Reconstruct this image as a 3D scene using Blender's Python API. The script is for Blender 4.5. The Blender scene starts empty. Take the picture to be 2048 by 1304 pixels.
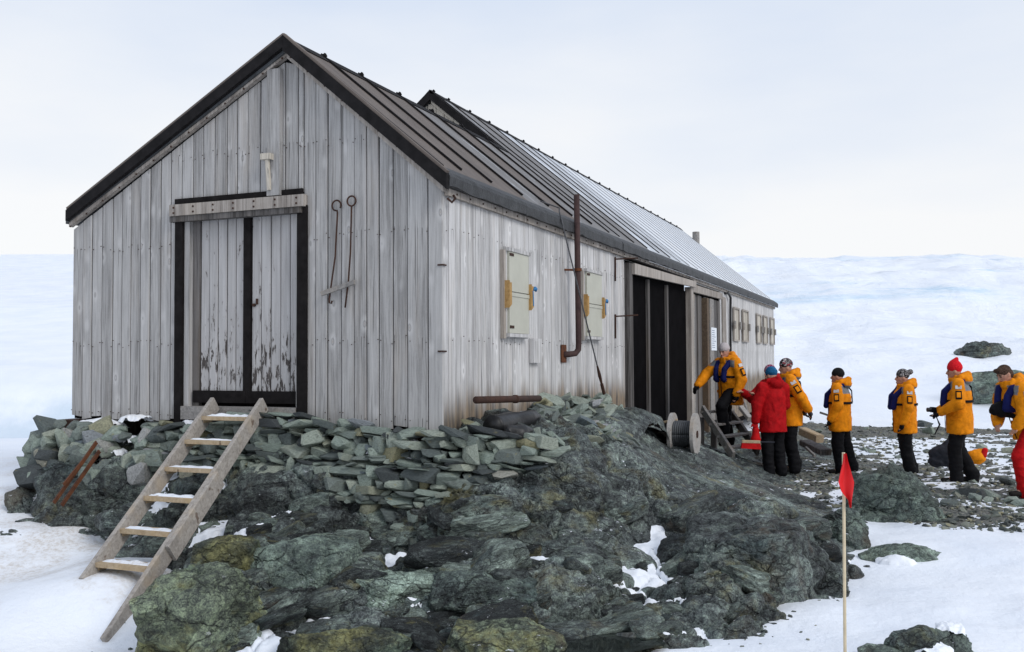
import bpy, bmesh, math, random
import numpy as np
from mathutils import Vector, Matrix, Euler

# ------------------------------------------------------------------ camera, sky, sun
scn = bpy.context.scene
COL = scn.collection
CAM = np.array([4.019, -7.999, 2.0]); YAW, PITCH, ROLL, FOC = .3946, .0355, -.0053, 1935.4
_f = np.array([-math.sin(YAW)*math.cos(PITCH), math.cos(YAW)*math.cos(PITCH), math.sin(PITCH)])
_r = np.array([math.cos(YAW), math.sin(YAW), 0.0]); _u = np.cross(_r, _f)
_r, _u = _r*math.cos(ROLL)+_u*math.sin(ROLL), -_r*math.sin(ROLL)+_u*math.cos(ROLL)
cam_d = bpy.data.cameras.new('camera'); cam = bpy.data.objects.new('camera', cam_d); COL.objects.link(cam)
cam_d.sensor_width = 36; cam_d.lens = FOC/2048*36; cam_d.clip_end = 8000; cam_d.clip_start = .05
_m = Matrix(((_r[0], _u[0], -_f[0], CAM[0]), (_r[1], _u[1], -_f[1], CAM[1]), (_r[2], _u[2], -_f[2], CAM[2]), (0, 0, 0, 1)))
cam.matrix_world = _m
scn.camera = cam
scn.view_settings.view_transform = 'Standard'; scn.view_settings.look = 'None'
scn.view_settings.exposure = 0.0; scn.view_settings.gamma = 1.0
SUN_DIR = Vector((.80, -.30, .62)).normalized()
world = bpy.data.worlds.new('World'); scn.world = world; world.use_nodes = True
def build_world():
    nt = world.node_tree; n = nt.nodes; L = nt.links
    for x in list(n): n.remove(x)
    out = n.new('ShaderNodeOutputWorld'); bg = n.new('ShaderNodeBackground'); bg.inputs['Strength'].default_value = .1
    sky = n.new('ShaderNodeTexSky'); sky.sky_type = 'NISHITA'; sky.sun_disc = False
    sky.sun_elevation = math.asin(SUN_DIR.z); sky.sun_rotation = math.atan2(SUN_DIR.x, SUN_DIR.y)
    tc = n.new('ShaderNodeTexCoord'); sep = n.new('ShaderNodeSeparateXYZ'); L.new(tc.outputs['Generated'], sep.inputs[0])
    nz = n.new('ShaderNodeTexNoise'); nz.inputs['Scale'].default_value = 2.2; nz.inputs['Detail'].default_value = 5; nz.inputs['Roughness'].default_value = .5
    mp = n.new('ShaderNodeMapping'); mp.inputs['Scale'].default_value = (1, 1, 3.2); L.new(tc.outputs['Generated'], mp.inputs[0]); L.new(mp.outputs[0], nz.inputs['Vector'])
    ad = n.new('ShaderNodeMath'); ad.operation = 'MULTIPLY_ADD'; ad.inputs[1].default_value = .44; ad.inputs[2].default_value = -.255; L.new(nz.outputs['Fac'], ad.inputs[0])
    ad2 = n.new('ShaderNodeMath'); ad2.operation = 'ADD'; L.new(sep.outputs['Z'], ad2.inputs[0]); L.new(ad.outputs[0], ad2.inputs[1])
    cr = n.new('ShaderNodeValToRGB'); e = cr.color_ramp.elements
    e[0].position = .10; e[0].color = (.985, .99, 1, 1); e[1].position = .36; e[1].color = (.725, .81, .955, 1)
    x = cr.color_ramp.elements.new(.2); x.color = (.885, .925, .99, 1)
    x = cr.color_ramp.elements.new(.9); x.color = (.66, .72, .85, 1)
    L.new(ad2.outputs[0], cr.inputs[0])
    mul = n.new('ShaderNodeVectorMath'); mul.operation = 'SCALE'; mul.inputs['Scale'].default_value = 10.0; L.new(cr.outputs[0], mul.inputs[0])
    mix = n.new('ShaderNodeMix'); mix.data_type = 'RGBA'; mix.inputs[0].default_value = .93
    L.new(sky.outputs[0], mix.inputs[6]); L.new(mul.outputs[0], mix.inputs[7]); L.new(mix.outputs[2], bg.inputs[0]); L.new(bg.outputs[0], out.inputs[0])
build_world()
sun_d = bpy.data.lights.new('sun', 'SUN'); sun_d.energy = 1.5; sun_d.angle = math.radians(25); sun_d.color = (1, .97, .93)
sun = bpy.data.objects.new('sun', sun_d); COL.objects.link(sun); sun.rotation_euler = SUN_DIR.to_track_quat('Z', 'Y').to_euler(); sun.location = (20, -10, 20)

# ------------------------------------------------------------------ helpers
R = random.Random(7)
def ray(x, y): return _f+(x-1024)/FOC*_r+(652-y)/FOC*_u
def at(x, y, D): return CAM+ray(x, y)*D
def onX(x, y, X): d = ray(x, y); return CAM+d*(X-CAM[0])/d[0]
def onY(x, y, Y): d = ray(x, y); return CAM+d*(Y-CAM[1])/d[1]
def onZ(x, y, Z): d = ray(x, y); return CAM+d*(Z-CAM[2])/d[2]
def proj(P):
    d = np.asarray(P)-CAM; z = d@_f
    return 1024+FOC*(d@_r)/z, 652-FOC*(d@_u)/z
WM = {}
def tag(o, label=None, cat=None, group=None, kind=None):
    if label: o['label'] = label
    if cat: o['category'] = cat
    if group: o['group'] = group
    if kind: o['kind'] = kind
    return o
def setpar(o, parent):
    if parent is not None:
        o.parent = parent
        w = WM.get(parent.name, None)
        o.matrix_parent_inverse = w.inverted() if w is not None else Matrix.Identity(4)
    return o
def empty(name, loc, label=None, cat=None, group=None):
    o = bpy.data.objects.new(name, None); COL.objects.link(o); o.location = loc; o.empty_display_size = .2
    WM[o.name] = Matrix.Translation(Vector(loc))
    return tag(o, label, cat, group)
def mkmesh(name, v, f, smooth=False):
    me = bpy.data.meshes.new(name)
    if isinstance(v, np.ndarray): v = v.tolist()
    if isinstance(f, np.ndarray): f = f.tolist()
    me.from_pydata(v, [], f); me.update()
    if smooth: me.polygons.foreach_set('use_smooth', [True]*len(me.polygons))
    return me
def link(name, me, mat=None, parent=None, M=None):
    o = bpy.data.objects.new(name, me); COL.objects.link(o)
    if mat is not None and len(me.materials) == 0: me.materials.append(mat)
    if M is not None: o.matrix_basis = M
    setpar(o, parent)
    if parent is not None: WM[o.name] = M if M is not None else Matrix.Identity(4)
    else: WM[o.name] = o.matrix_basis.copy()
    return o
def obj(name, vf, mat, parent=None, smooth=False):
    return link(name, mkmesh(name, vf[0], vf[1], smooth), mat, parent)
class MB:
    """collects shapes into one mesh"""
    def __init__(s): s.v = []; s.f = []
    def add(s, v, f):
        o = len(s.v); s.v += [tuple(map(float, p)) for p in v]; s.f += [tuple(i+o for i in q) for q in f]; return s
    def box(s, a, b):
        x0, y0, z0 = np.minimum(a, b); x1, y1, z1 = np.maximum(a, b)
        return s.add([(x0,y0,z0),(x1,y0,z0),(x1,y1,z0),(x0,y1,z0),(x0,y0,z1),(x1,y0,z1),(x1,y1,z1),(x0,y1,z1)],
                     [(0,3,2,1),(4,5,6,7),(0,1,5,4),(1,2,6,5),(2,3,7,6),(3,0,4,7)])
    def beam(s, p, q, w, h, up=(0,0,1), bev=0):
        """box from p to q; w across, h along 'up'"""
        p = np.array(p, float); q = np.array(q, float); d = q-p; d /= np.linalg.norm(d)
        a = np.cross(d, up); a /= np.linalg.norm(a); b = np.cross(a, d)
        c = min(w, h)*.12 if bev == 0 else bev
        prof = [(-w/2+c,-h/2),(w/2-c,-h/2),(w/2,-h/2+c),(w/2,h/2-c),(w/2-c,h/2),(-w/2+c,h/2),(-w/2,h/2-c),(-w/2,-h/2+c)]
        v = [p+a*i+b*j for i, j in prof]+[q+a*i+b*j for i, j in prof]
        return s.add(v, [tuple(range(8))[::-1], tuple(range(8,16))]+[(i,(i+1)%8,8+(i+1)%8,8+i) for i in range(8)])
    def tube(s, pts, r, n=10, cap=True):
        pts = [np.array(p, float) for p in pts]; rr = r if hasattr(r, '__len__') else [r]*len(pts)
        rings = []; ref = None
        for i, p in enumerate(pts):
            d = (pts[min(i+1, len(pts)-1)]-pts[max(i-1, 0)]); d /= np.linalg.norm(d)+1e-9
            if ref is None:
                ref = np.array([0,0,1.]) if abs(d[2]) < .9 else np.array([1.,0,0])
            a = np.cross(d, ref); a /= np.linalg.norm(a)+1e-9; b = np.cross(a, d); ref = b
            rings.append([p+rr[i]*(a*math.cos(2*math.pi*k/n)+b*math.sin(2*math.pi*k/n)) for k in range(n)])
        v = [x for q in rings for x in q]; f = []
        for i in range(len(pts)-1):
            for k in range(n): f.append((i*n+k, i*n+(k+1)%n, (i+1)*n+(k+1)%n, (i+1)*n+k))
        if cap: f += [tuple(range(n))[::-1], tuple(range((len(pts)-1)*n, len(pts)*n))]
        return s.add(v, f)
    def prism(s, poly, dvec):
        v = [np.array(p, float) for p in poly]; n = len(v); d = np.array(dvec, float)
        return s.add(v+[p+d for p in v], [tuple(range(n))[::-1], tuple(range(n, 2*n))]+[(i,(i+1)%n,n+(i+1)%n,n+i) for i in range(n)])
    def build(s, name, mat, parent=None, smooth=False): return obj(name, (s.v, s.f), mat, parent, smooth)

# ---- numpy noise
_rng = np.random.RandomState(11); _perm = np.concatenate([_rng.permutation(256)]*3)
_grad = _rng.normal(size=(256, 3)); _grad /= np.linalg.norm(_grad, axis=1)[:, None]
_cellr = _rng.rand(256, 6)
def _h(i, j, k): return _perm[(_perm[(_perm[i & 255]+j) & 255]+k) & 255]
def pnoise(P):
    P = np.asarray(P, float); I = np.floor(P).astype(int); D = P-I; w = D*D*D*(D*(D*6-15)+10); out = 0
    for a in (0, 1):
        for b in (0, 1):
            for c in (0, 1):
                g = _grad[_h(I[..., 0]+a, I[..., 1]+b, I[..., 2]+c)]
                dot = g[..., 0]*(D[..., 0]-a)+g[..., 1]*(D[..., 1]-b)+g[..., 2]*(D[..., 2]-c)
                out = out+dot*(w[..., 0] if a else 1-w[..., 0])*(w[..., 1] if b else 1-w[..., 1])*(w[..., 2] if c else 1-w[..., 2])
    return out*1.5
def fbm(P, o=4, lac=2.05, g=.5):
    P = np.asarray(P, float); s = 0; a = 1
    for i in range(o): s = s+a*pnoise(P+i*17.3); P = P*lac; a *= g
    return s
def ridged(P, o=4, g=.5):
    P = np.asarray(P, float); s = 0; a = 1
    for i in range(o): s = s+a*(1-2*np.abs(pnoise(P+i*9.1))); P = P*2.1; a *= g
    return s
def cells(P):
    """worley: returns F1, F2-F1, facet (random offset plus tilt per cell)"""
    P = np.asarray(P, float); I = np.floor(P).astype(int)
    f1 = np.full(P.shape[:-1], 9.); f2 = f1.copy(); fac = np.zeros_like(f1)
    for a in (-1, 0, 1):
        for b in (-1, 0, 1):
            for c in (-1, 0, 1):
                J = I+np.array([a, b, c]); h = _h(J[..., 0], J[..., 1], J[..., 2]); rr = _cellr[h]
                d = P-(J+rr[..., :3]); dd = np.sqrt((d*d).sum(-1)); g = _grad[(h+91) & 255]
                fv = (rr[..., 3]-.5)+.9*(d*g).sum(-1)
                n1 = dd < f1
                f2 = np.where(n1, f1, np.minimum(f2, dd)); fac = np.where(n1, fv, fac); f1 = np.where(n1, dd, f1)
    return f1, f2-f1, fac
def ss_(x, a, b): t = np.clip((x-a)/(b-a), 0, 1); return t*t*(3-2*t)
def facets(P, tilt=.8):
    """upper envelope of randomly tilted planes, one per cell: flat faces meeting in creases; returns height and crease distance"""
    P = np.asarray(P, float); I = np.floor(P).astype(int); m1 = np.full(P.shape[:-1], -9.); m2 = m1.copy()
    for a in (-1, 0, 1):
        for b in (-1, 0, 1):
            for c in (-1, 0, 1):
                J = I+np.array([a, b, c]); h = _h(J[..., 0], J[..., 1], J[..., 2]); rr = _cellr[h]
                d = P-(J+rr[..., :3]); dd = np.sqrt((d*d).sum(-1)); g = _grad[(h+91) & 255]
                fv = .9*(rr[..., 3]-.5)+tilt*(d*g).sum(-1)-2.2*np.maximum(dd-.45, 0)**2
                m2 = np.maximum(m2, np.minimum(fv, m1)); m1 = np.maximum(m1, fv)
    return m1, m1-m2
def rockdisp(P, amp=.1, scale=2.2, seed=0., brkk=1.):
    """fractured rock relief, metres"""
    Q = P+seed*13.7
    W = Q+.035*np.stack([fbm(Q*2.0+5, 3), fbm(Q*2.0+31, 3), fbm(Q*2.0+57, 3)], -1)/max(scale/1.75, .6)
    rot = np.array([[.86,-.34,.38],[.42,.89,-.16],[-.28,.3,.91]])
    W = W@rot.T
    m0, e0 = facets(W*scale*.62*np.array([1, 1.25, 1.5])+11, .95); m1, e1 = facets(W*scale*1.55*np.array([1, 1.3, 1.9]), .85); m2, e2 = facets(W*scale*4.2*np.array([1.1, 1, 2.0])+7, .8); m3, e3 = facets(W*scale*11*np.array([1, 1.2, 1.8])+3, .8)
    brk = ss_(fbm(Q*scale*.7+40, 2), -.2, .35)*brkk             # shattered here, massive there
    ckm = ss_(fbm(Q*scale*.9+23, 2), -.1, .3)
    d = 1.45*m0+.95*m1+(.26+.40*brk)*m2+(.13+.20*brk)*m3-ckm*(.55*np.exp(-(e0/.045)**2)+.36*np.exp(-(e1/.055)**2))-.14*brk*np.exp(-(e2/.07)**2)
    d = d+.08*fbm(Q*scale*1.1, 3)+.03*ridged(Q*scale*3.1, 3)+(.012+.02*brk)*ridged(Q*scale*13, 2)
    return (d-.45)*amp

# ------------------------------------------------------------------ materials
class NT:
    def __init__(s, name):
        s.m = bpy.data.materials.new(name); s.m.use_nodes = True; s.t = s.m.node_tree; s.n = s.t.nodes
        s.b = s.n['Principled BSDF']; s.tc = s.n.new('ShaderNodeTexCoord'); s.co = s.tc.outputs['Object']
    def lk(s, a, b): s.t.links.new(a, b)
    def put(s, sock, v):
        if hasattr(v, 'is_linked') or isinstance(v, bpy.types.NodeSocket): s.lk(v, sock)
        else: sock.default_value = v
    def map(s, scale=(1,1,1), co=None, loc=None, rot=None):
        m = s.n.new('ShaderNodeMapping'); m.inputs['Scale'].default_value = scale if hasattr(scale, '__len__') else (scale,)*3
        s.lk(co or s.co, m.inputs[0])
        if loc is not None: s.put(m.inputs['Location'], loc)
        if rot is not None: m.inputs['Rotation'].default_value = rot
        return m.outputs[0]
    def noise(s, scale=5, detail=4, rough=.55, co=None, dist=0, out='Fac'):
        x = s.n.new('ShaderNodeTexNoise'); x.inputs['Scale'].default_value = scale; x.inputs['Detail'].default_value = detail
        x.inputs['Roughness'].default_value = rough; x.inputs['Distortion'].default_value = dist; s.lk(co or s.co, x.inputs['Vector']); return x.outputs[out]
    def vor(s, scale=5, co=None, feat='F1', out='Distance', rnd=1):
        x = s.n.new('ShaderNodeTexVoronoi'); x.feature = feat; x.inputs['Scale'].default_value = scale; x.inputs['Randomness'].default_value = rnd
        s.lk(co or s.co, x.inputs['Vector']); return x.outputs[out]
    def math(s, op, a, b=0., c=0., clamp=False):
        x = s.n.new('ShaderNodeMath'); x.operation = op; x.use_clamp = clamp
        s.put(x.inputs[0], a); s.put(x.inputs[1], b); s.put(x.inputs[2], c); return x.outputs[0]
    def step(s, v, a, b):
        x = s.n.new('ShaderNodeMapRange'); x.interpolation_type = 'SMOOTHSTEP'; s.put(x.inputs[0], v)
        lo, hi, o0, o1 = (a, b, 0., 1.) if a <= b else (b, a, 1., 0.)
        x.inputs[1].default_value = lo; x.inputs[2].default_value = hi; x.inputs[3].default_value = o0; x.inputs[4].default_value = o1
        return x.outputs[0]
    def ramp(s, v, stops):
        x = s.n.new('ShaderNodeValToRGB'); e = x.color_ramp.elements
        while len(e) < len(stops): e.new(.5)
        for q, (p, c) in zip(e, stops): q.position = p; q.color = tuple(c)+(1,) if len(c) == 3 else c
        s.put(x.inputs[0], v); return x.outputs[0]
    def mix(s, f, a, b, mode='MIX'):
        x = s.n.new('ShaderNodeMix'); x.data_type = 'RGBA'; x.blend_type = mode
        s.put(x.inputs[0], f); s.put(x.inputs[6], a if not isinstance(a, tuple) else a+(1,)*(4-len(a))); s.put(x.inputs[7], b if not isinstance(b, tuple) else b+(1,)*(4-len(b))); return x.outputs[2]
    def scale(s, col, f):
        x = s.n.new('ShaderNodeVectorMath'); x.operation = 'SCALE'; s.put(x.inputs[0], col); s.put(x.inputs['Scale'], f); return x.outputs[0]
    def bump(s, h, strength=.5, dist=.01, prev=None):
        x = s.n.new('ShaderNodeBump'); x.inputs['Strength'].default_value = strength; x.inputs['Distance'].default_value = dist
        s.put(x.inputs['Height'], h)
        if prev is not None: s.lk(prev, x.inputs['Normal'])
        return x.outputs[0]
    def rand(s): return s.n.new('ShaderNodeObjectInfo').outputs['Random']
    def sep(s, co=None):
        x = s.n.new('ShaderNodeSeparateXYZ'); s.lk(co or s.co, x.inputs[0]); return x.outputs
    def attr(s, name='Col'):
        x = s.n.new('ShaderNodeAttribute'); x.attribute_name = name; return x.outputs['Color']
    def done(s, col=None, rough=.7, nrm=None, metal=0., spec=.4):
        if col is not None: s.put(s.b.inputs['Base Color'], col if not isinstance(col, tuple) else col+(1,)*(4-len(col)))
        s.put(s.b.inputs['Roughness'], rough); s.put(s.b.inputs['Metallic'], metal); s.b.inputs['Specular IOR Level'].default_value = spec
        if nrm is not None: s.lk(nrm, s.b.inputs['Normal'])
        return s.m
def randvec(T, k=40):
    r = T.rand(); x = T.n.new('ShaderNodeCombineXYZ')
    T.lk(T.math('MULTIPLY', r, k), x.inputs[0]); T.lk(T.math('MULTIPLY', r, k*1.7), x.inputs[1]); T.lk(T.math('MULTIPLY', r, k*.6), x.inputs[2]); return x.outputs[0], r

def wood(name, lo, hi, warm=(.40,.34,.27), knots=True, rows=(), rough=.85, basestain=False, bumpk=.5, stains=.38):
    """weathered upright boards; grain runs along z"""
    T = NT(name); off, r = randvec(T)
    wn = T.n.new('ShaderNodeTexWhiteNoise'); wn.noise_dimensions = '1D'; T.lk(T.math('MULTIPLY', r, 917.), wn.inputs['W'])
    co = T.map((1,1,1), loc=off)
    dst = T.n.new('ShaderNodeVectorMath'); dst.operation = 'MULTIPLY_ADD'; T.lk(T.noise(1.3, 2, .5, co, out='Color'), dst.inputs[0]); dst.inputs[1].default_value = (.05,.05,0); T.lk(co, dst.inputs[2]); cg = dst.outputs[0]
    g1 = T.noise(1, 6, .68, T.map((21,21,.55), cg), .2); g2 = T.noise(1, 5, .66, T.map((70,70,1.8), cg), .3)
    bl = T.noise(1, 4, .6, T.map((5,5,.9), co)); sp = T.noise(55, 3, .6, co)
    v = T.math('ADD', T.math('MULTIPLY', g1, .46), T.math('ADD', T.math('MULTIPLY', g2, .34), T.math('ADD', T.math('MULTIPLY', bl, .22), T.math('MULTIPLY', sp, .05))))
    v = T.math('ADD', v, T.math('MULTIPLY_ADD', wn.outputs['Value'], .09, -.045))
    mid = tuple((a+b)*.5 for a, b in zip(lo, hi))
    col = T.ramp(v, [(.36, tuple(x*.66 for x in lo)), (.45, lo), (.55, mid), (.69, hi)])
    wm = T.step(T.noise(1, 4, .6, T.map((4,4,.6), co)), .50, .72)
    col = T.mix(T.math('MULTIPLY', wm, .24), col, warm)
    cr = T.step(T.noise(1, 3, .6, T.map((48,48,.7), co)), .64, .70)
    col = T.mix(T.math('MULTIPLY', cr, .62), col, tuple(c*.30 for c in lo))
    h = T.math('ADD', T.math('MULTIPLY', g1, .6), T.math('SUBTRACT', T.math('MULTIPLY', g2, .5), T.math('MULTIPLY', cr, .8)))
    if knots:
        kd = T.vor(1, T.map((4.6,4.6,2.3), cg), rnd=1)
        halo = T.step(kd, .26, .10); col = T.mix(T.math('MULTIPLY', halo, .42), col, tuple(min(1, c*1.22) for c in hi))
        ring = T.math('MULTIPLY', T.step(kd, .10, .075), T.step(kd, .035, .055))
        col = T.mix(T.math('MULTIPLY', ring, .42), col, tuple(c*.5 for c in lo))
        col = T.mix(T.math('MULTIPLY', T.step(kd, .04, .025), .6), col, (.30,.25,.21))
    z = T.sep()[2]
    if stains:
        dk = T.step(T.noise(1, 4, .62, T.map((11,11,.45), co)), .60, .74); col = T.mix(T.math('MULTIPLY', dk, stains), col, tuple(c*.5 for c in lo))
    for rz in rows:
        zz = T.math('ADD', z, T.math('MULTIPLY', wn.outputs['Value'], .05))
        band = T.math('MULTIPLY', T.step(zz, rz-.24, rz+.0), T.step(zz, rz+.05, rz+.03))
        strk = T.step(T.noise(1, 1, .5, T.map((44,44,.02))), .58, .68)
        col = T.mix(T.math('MULTIPLY', T.math('MULTIPLY', band, strk), .62), col, (.06,.055,.052))
    if basestain:
        hgt = T.noise(1, 3, .6, T.map((2.4,2.4,.05)))
        k = T.math('MULTIPLY', T.step(T.math('SUBTRACT', z, T.math('MULTIPLY', hgt, .75)), 1.42, 1.05), .88)
        col = T.mix(k, col, T.ramp(T.noise(1, 3, .6, T.map((9,9,1.5))), [(.35,(.05,.04,.03)), (.65,(.30,.22,.14))]))
    return T.done(col, rough, T.bump(h, bumpk, .008), spec=.2)
ROWS = (1.41+.80, 1.41+1.83)
M = {}
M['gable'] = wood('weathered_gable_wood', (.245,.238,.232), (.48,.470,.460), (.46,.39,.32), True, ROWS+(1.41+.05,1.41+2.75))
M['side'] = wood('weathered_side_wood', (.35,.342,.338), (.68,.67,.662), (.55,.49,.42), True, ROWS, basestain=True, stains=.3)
M['trimwood'] = wood('grey_trim_wood', (.20,.175,.155), (.47,.43,.39), (.40,.33,.25))
M['oldwood'] = wood('old_dark_wood', (.055,.05,.047), (.19,.18,.175), (.17,.12,.07), False)
M['palewood'] = wood('pale_beige_wood', (.36,.33,.28), (.62,.57,.49), (.5,.44,.35))
def lumber(name, lo, hi, warm):
    T = NT(name); off, r = randvec(T); co = T.map((1,1,1), loc=off)
    g = T.noise(6, 5, .65, T.map((3,3,3), co), 1.2); g2 = T.noise(40, 3, .6, co)
    v = T.math('ADD', T.math('MULTIPLY', g, .65), T.math('MULTIPLY', g2, .35))
    col = T.ramp(v, [(.3, lo), (.7, hi)]); col = T.mix(T.math('MULTIPLY', T.step(T.noise(3, 3, .6, co), .5, .7), .55), col, warm)
    col = T.mix(T.math('MULTIPLY', T.step(T.noise(9, 2, .5, co), .68, .74), .7), col, (.09,.05,.03))
    return T.done(col, .85, T.bump(v, .4, .006), spec=.25)
M['ladder'] = lumber('ladder_wood', (.19,.17,.155), (.45,.42,.38), (.42,.34,.25))
M['tread'] = lumber('tread_wood', (.28,.20,.12), (.52,.42,.29), (.5,.36,.18))
M['graylumber'] = lumber('grey_lumber', (.12,.115,.11), (.36,.34,.32), (.30,.24,.18))
M['orangewood'] = lumber('orange_wood', (.26,.15,.055), (.50,.32,.13), (.40,.21,.06))
def plain(name, col, rough=.6, var=.25, scale=8, bump=.15, metal=0., spec=.4, dist=.004):
    T = NT(name); n = T.noise(scale, 5, .6); c = T.ramp(n, [(.3, tuple(x*(1-var) for x in col)), (.7, tuple(min(1, x*(1+var)) for x in col))])
    return T.done(c, rough, T.bump(T.noise(scale*4, 4, .6), bump, dist), metal, spec)
M['tar'] = plain('black_tarred_board', (.012,.0105,.0105), .9, .4, 12, .3, spec=.1)
M['void'] = plain('dark_interior', (.007,.006,.006), 1., .3, 6, .1, spec=.03)
M['blackpanel'] = plain('black_door_panel', (.0045,.004,.0045), 1., .4, 3, .15, spec=.03)
M['cream'] = plain('cream_shutter_paint', (.44,.435,.365), .55, .06, 5, .05)
M['blue'] = plain('blue_rope', (.03,.17,.38), .7, .2, 40, .3)
M['paper'] = plain('paper', (.72,.76,.80), .7, .02, 3, .02)
M['ink'] = plain('printed_ink', (.10,.14,.22), .7, .1, 3, .02)
M['blackplastic'] = plain('black_plastic', (.012,.012,.013), .42, .3, 6, .2, dist=.02)
M['greyfelt'] = plain('grey_felt_roll', (.055,.06,.065), .55, .4, 7, .3)
M['bamboo'] = plain('flag_pole_wood', (.60,.50,.34), .6, .12, 14, .1)
M['flag'] = plain('red_flag_cloth', (.62,.012,.015), .7, .12, 9, .2)
M['steelwire'] = plain('steel_cable', (.10,.10,.105), .5, .3, 30, .2, .6)
M['reelwood'] = lumber('reel_wood', (.22,.21,.20), (.48,.46,.43), (.36,.29,.22))
def rust(name, a, b, k=.5):
    T = NT(name); n = T.noise(9, 6, .65); n2 = T.noise(38, 4, .6)
    c = T.ramp(T.math('ADD', T.math('MULTIPLY', n, .7), T.math('MULTIPLY', n2, .3)), [(.33, a), (.66, b)])
    return T.done(c, .8, T.bump(n2, .5, .004), .1, .3)
M['rust'] = rust('rusty_iron', (.024,.013,.010), (.070,.032,.021))
M['rustpipe'] = rust('rust_brown_pipe', (.034,.020,.020), (.075,.042,.038))
M['rustorange'] = rust('orange_rust', (.045,.017,.009), (.15,.052,.020))
def door_paint():
    T = NT('peeling_door_paint'); off, r = randvec(T); co = T.map((1,1,1), loc=off); z = T.sep()[2]
    g = T.noise(1, 5, .62, T.map((50,50,1.4), co)); bl = T.noise(1, 3, .5, T.map((7,7,1), co))
    v = T.math('ADD', T.math('MULTIPLY', g, .55), T.math('MULTIPLY', bl, .45))
    col = T.ramp(v, [(.3,(.27,.26,.255)), (.7,(.50,.49,.485))])
    pe = T.noise(1, 5, .68, T.map((22,22,5.5), co), .5)
    bias = T.math('MULTIPLY', T.step(z, 2.75, 1.75), .135)
    big = T.math('MULTIPLY_ADD', T.noise(1, 2, .5, T.map((5,5,1.6), co)), .30, -.15)
    pv = T.math('ADD', T.math('ADD', pe, bias), big); pk = T.step(pv, .660, .682)
    col = T.mix(T.math('MULTIPLY', T.step(pv, .60, .665), .45), col, (.22,.20,.185))
    col = T.mix(T.math('MULTIPLY', pk, .92), col, T.ramp(g, [(.35,(.018,.015,.015)),(.65,(.075,.062,.055))]))
    sp = T.step(T.noise(1, 3, .6, T.map((60,60,9), co)), .71, .73)
    col = T.mix(T.math('MULTIPLY', sp, .8), col, (.05,.045,.045))
    return T.done(col, .8, T.bump(T.math('SUBTRACT', g, T.math('MULTIPLY', pk, 1.2)), .5, .005), spec=.25)
M['doorpaint'] = door_paint()
def felt(name, a, b, frost=0.):
    T = NT(name); off, r = randvec(T); co = T.map((1,1,1), loc=off)
    n = T.noise(1, 5, .6, T.map((2.2,7,2.2), co)); n2 = T.noise(60, 3, .6, co)
    col = T.ramp(T.math('ADD', T.math('MULTIPLY', n, .8), T.math('MULTIPLY', n2, .2)), [(.3, a), (.7, b)])
    rough = .72
    if frost > 0:
        fr = T.noise(1, 6, .68, T.map((1.2,4.5,1.2), co), .3)
        k = T.math('MULTIPLY', T.step(T.math('ADD', fr, T.math('MULTIPLY_ADD', r, .12, -.06)), .60-.18*frost, .74-.14*frost), .85)
        col = T.mix(k, col, (.62,.66,.71)); rough = .5
    return T.done(col, rough, T.bump(n2, .3, .003), spec=.5)
M['felt'] = felt('brown_roof_felt', (.078,.062,.053), (.145,.118,.10))
M['feltwet'] = felt('grey_roof_felt', (.085,.078,.073), (.165,.152,.143), .30)
M['feltfrost'] = felt('frosted_roof_felt', (.22,.225,.235), (.40,.41,.43), 1.0)
M['feltsnow'] = felt('snow_dusted_felt', (.52,.53,.55), (.74,.76,.78), 1.3)
M['tarfelt'] = plain('black_felt_edge', (.011,.010,.0105), .8, .45, 9, .3, spec=.15)
M['eavefelt'] = plain('eave_felt', (.028,.029,.031), .6, .55, 9, .5, dist=.015)

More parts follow.
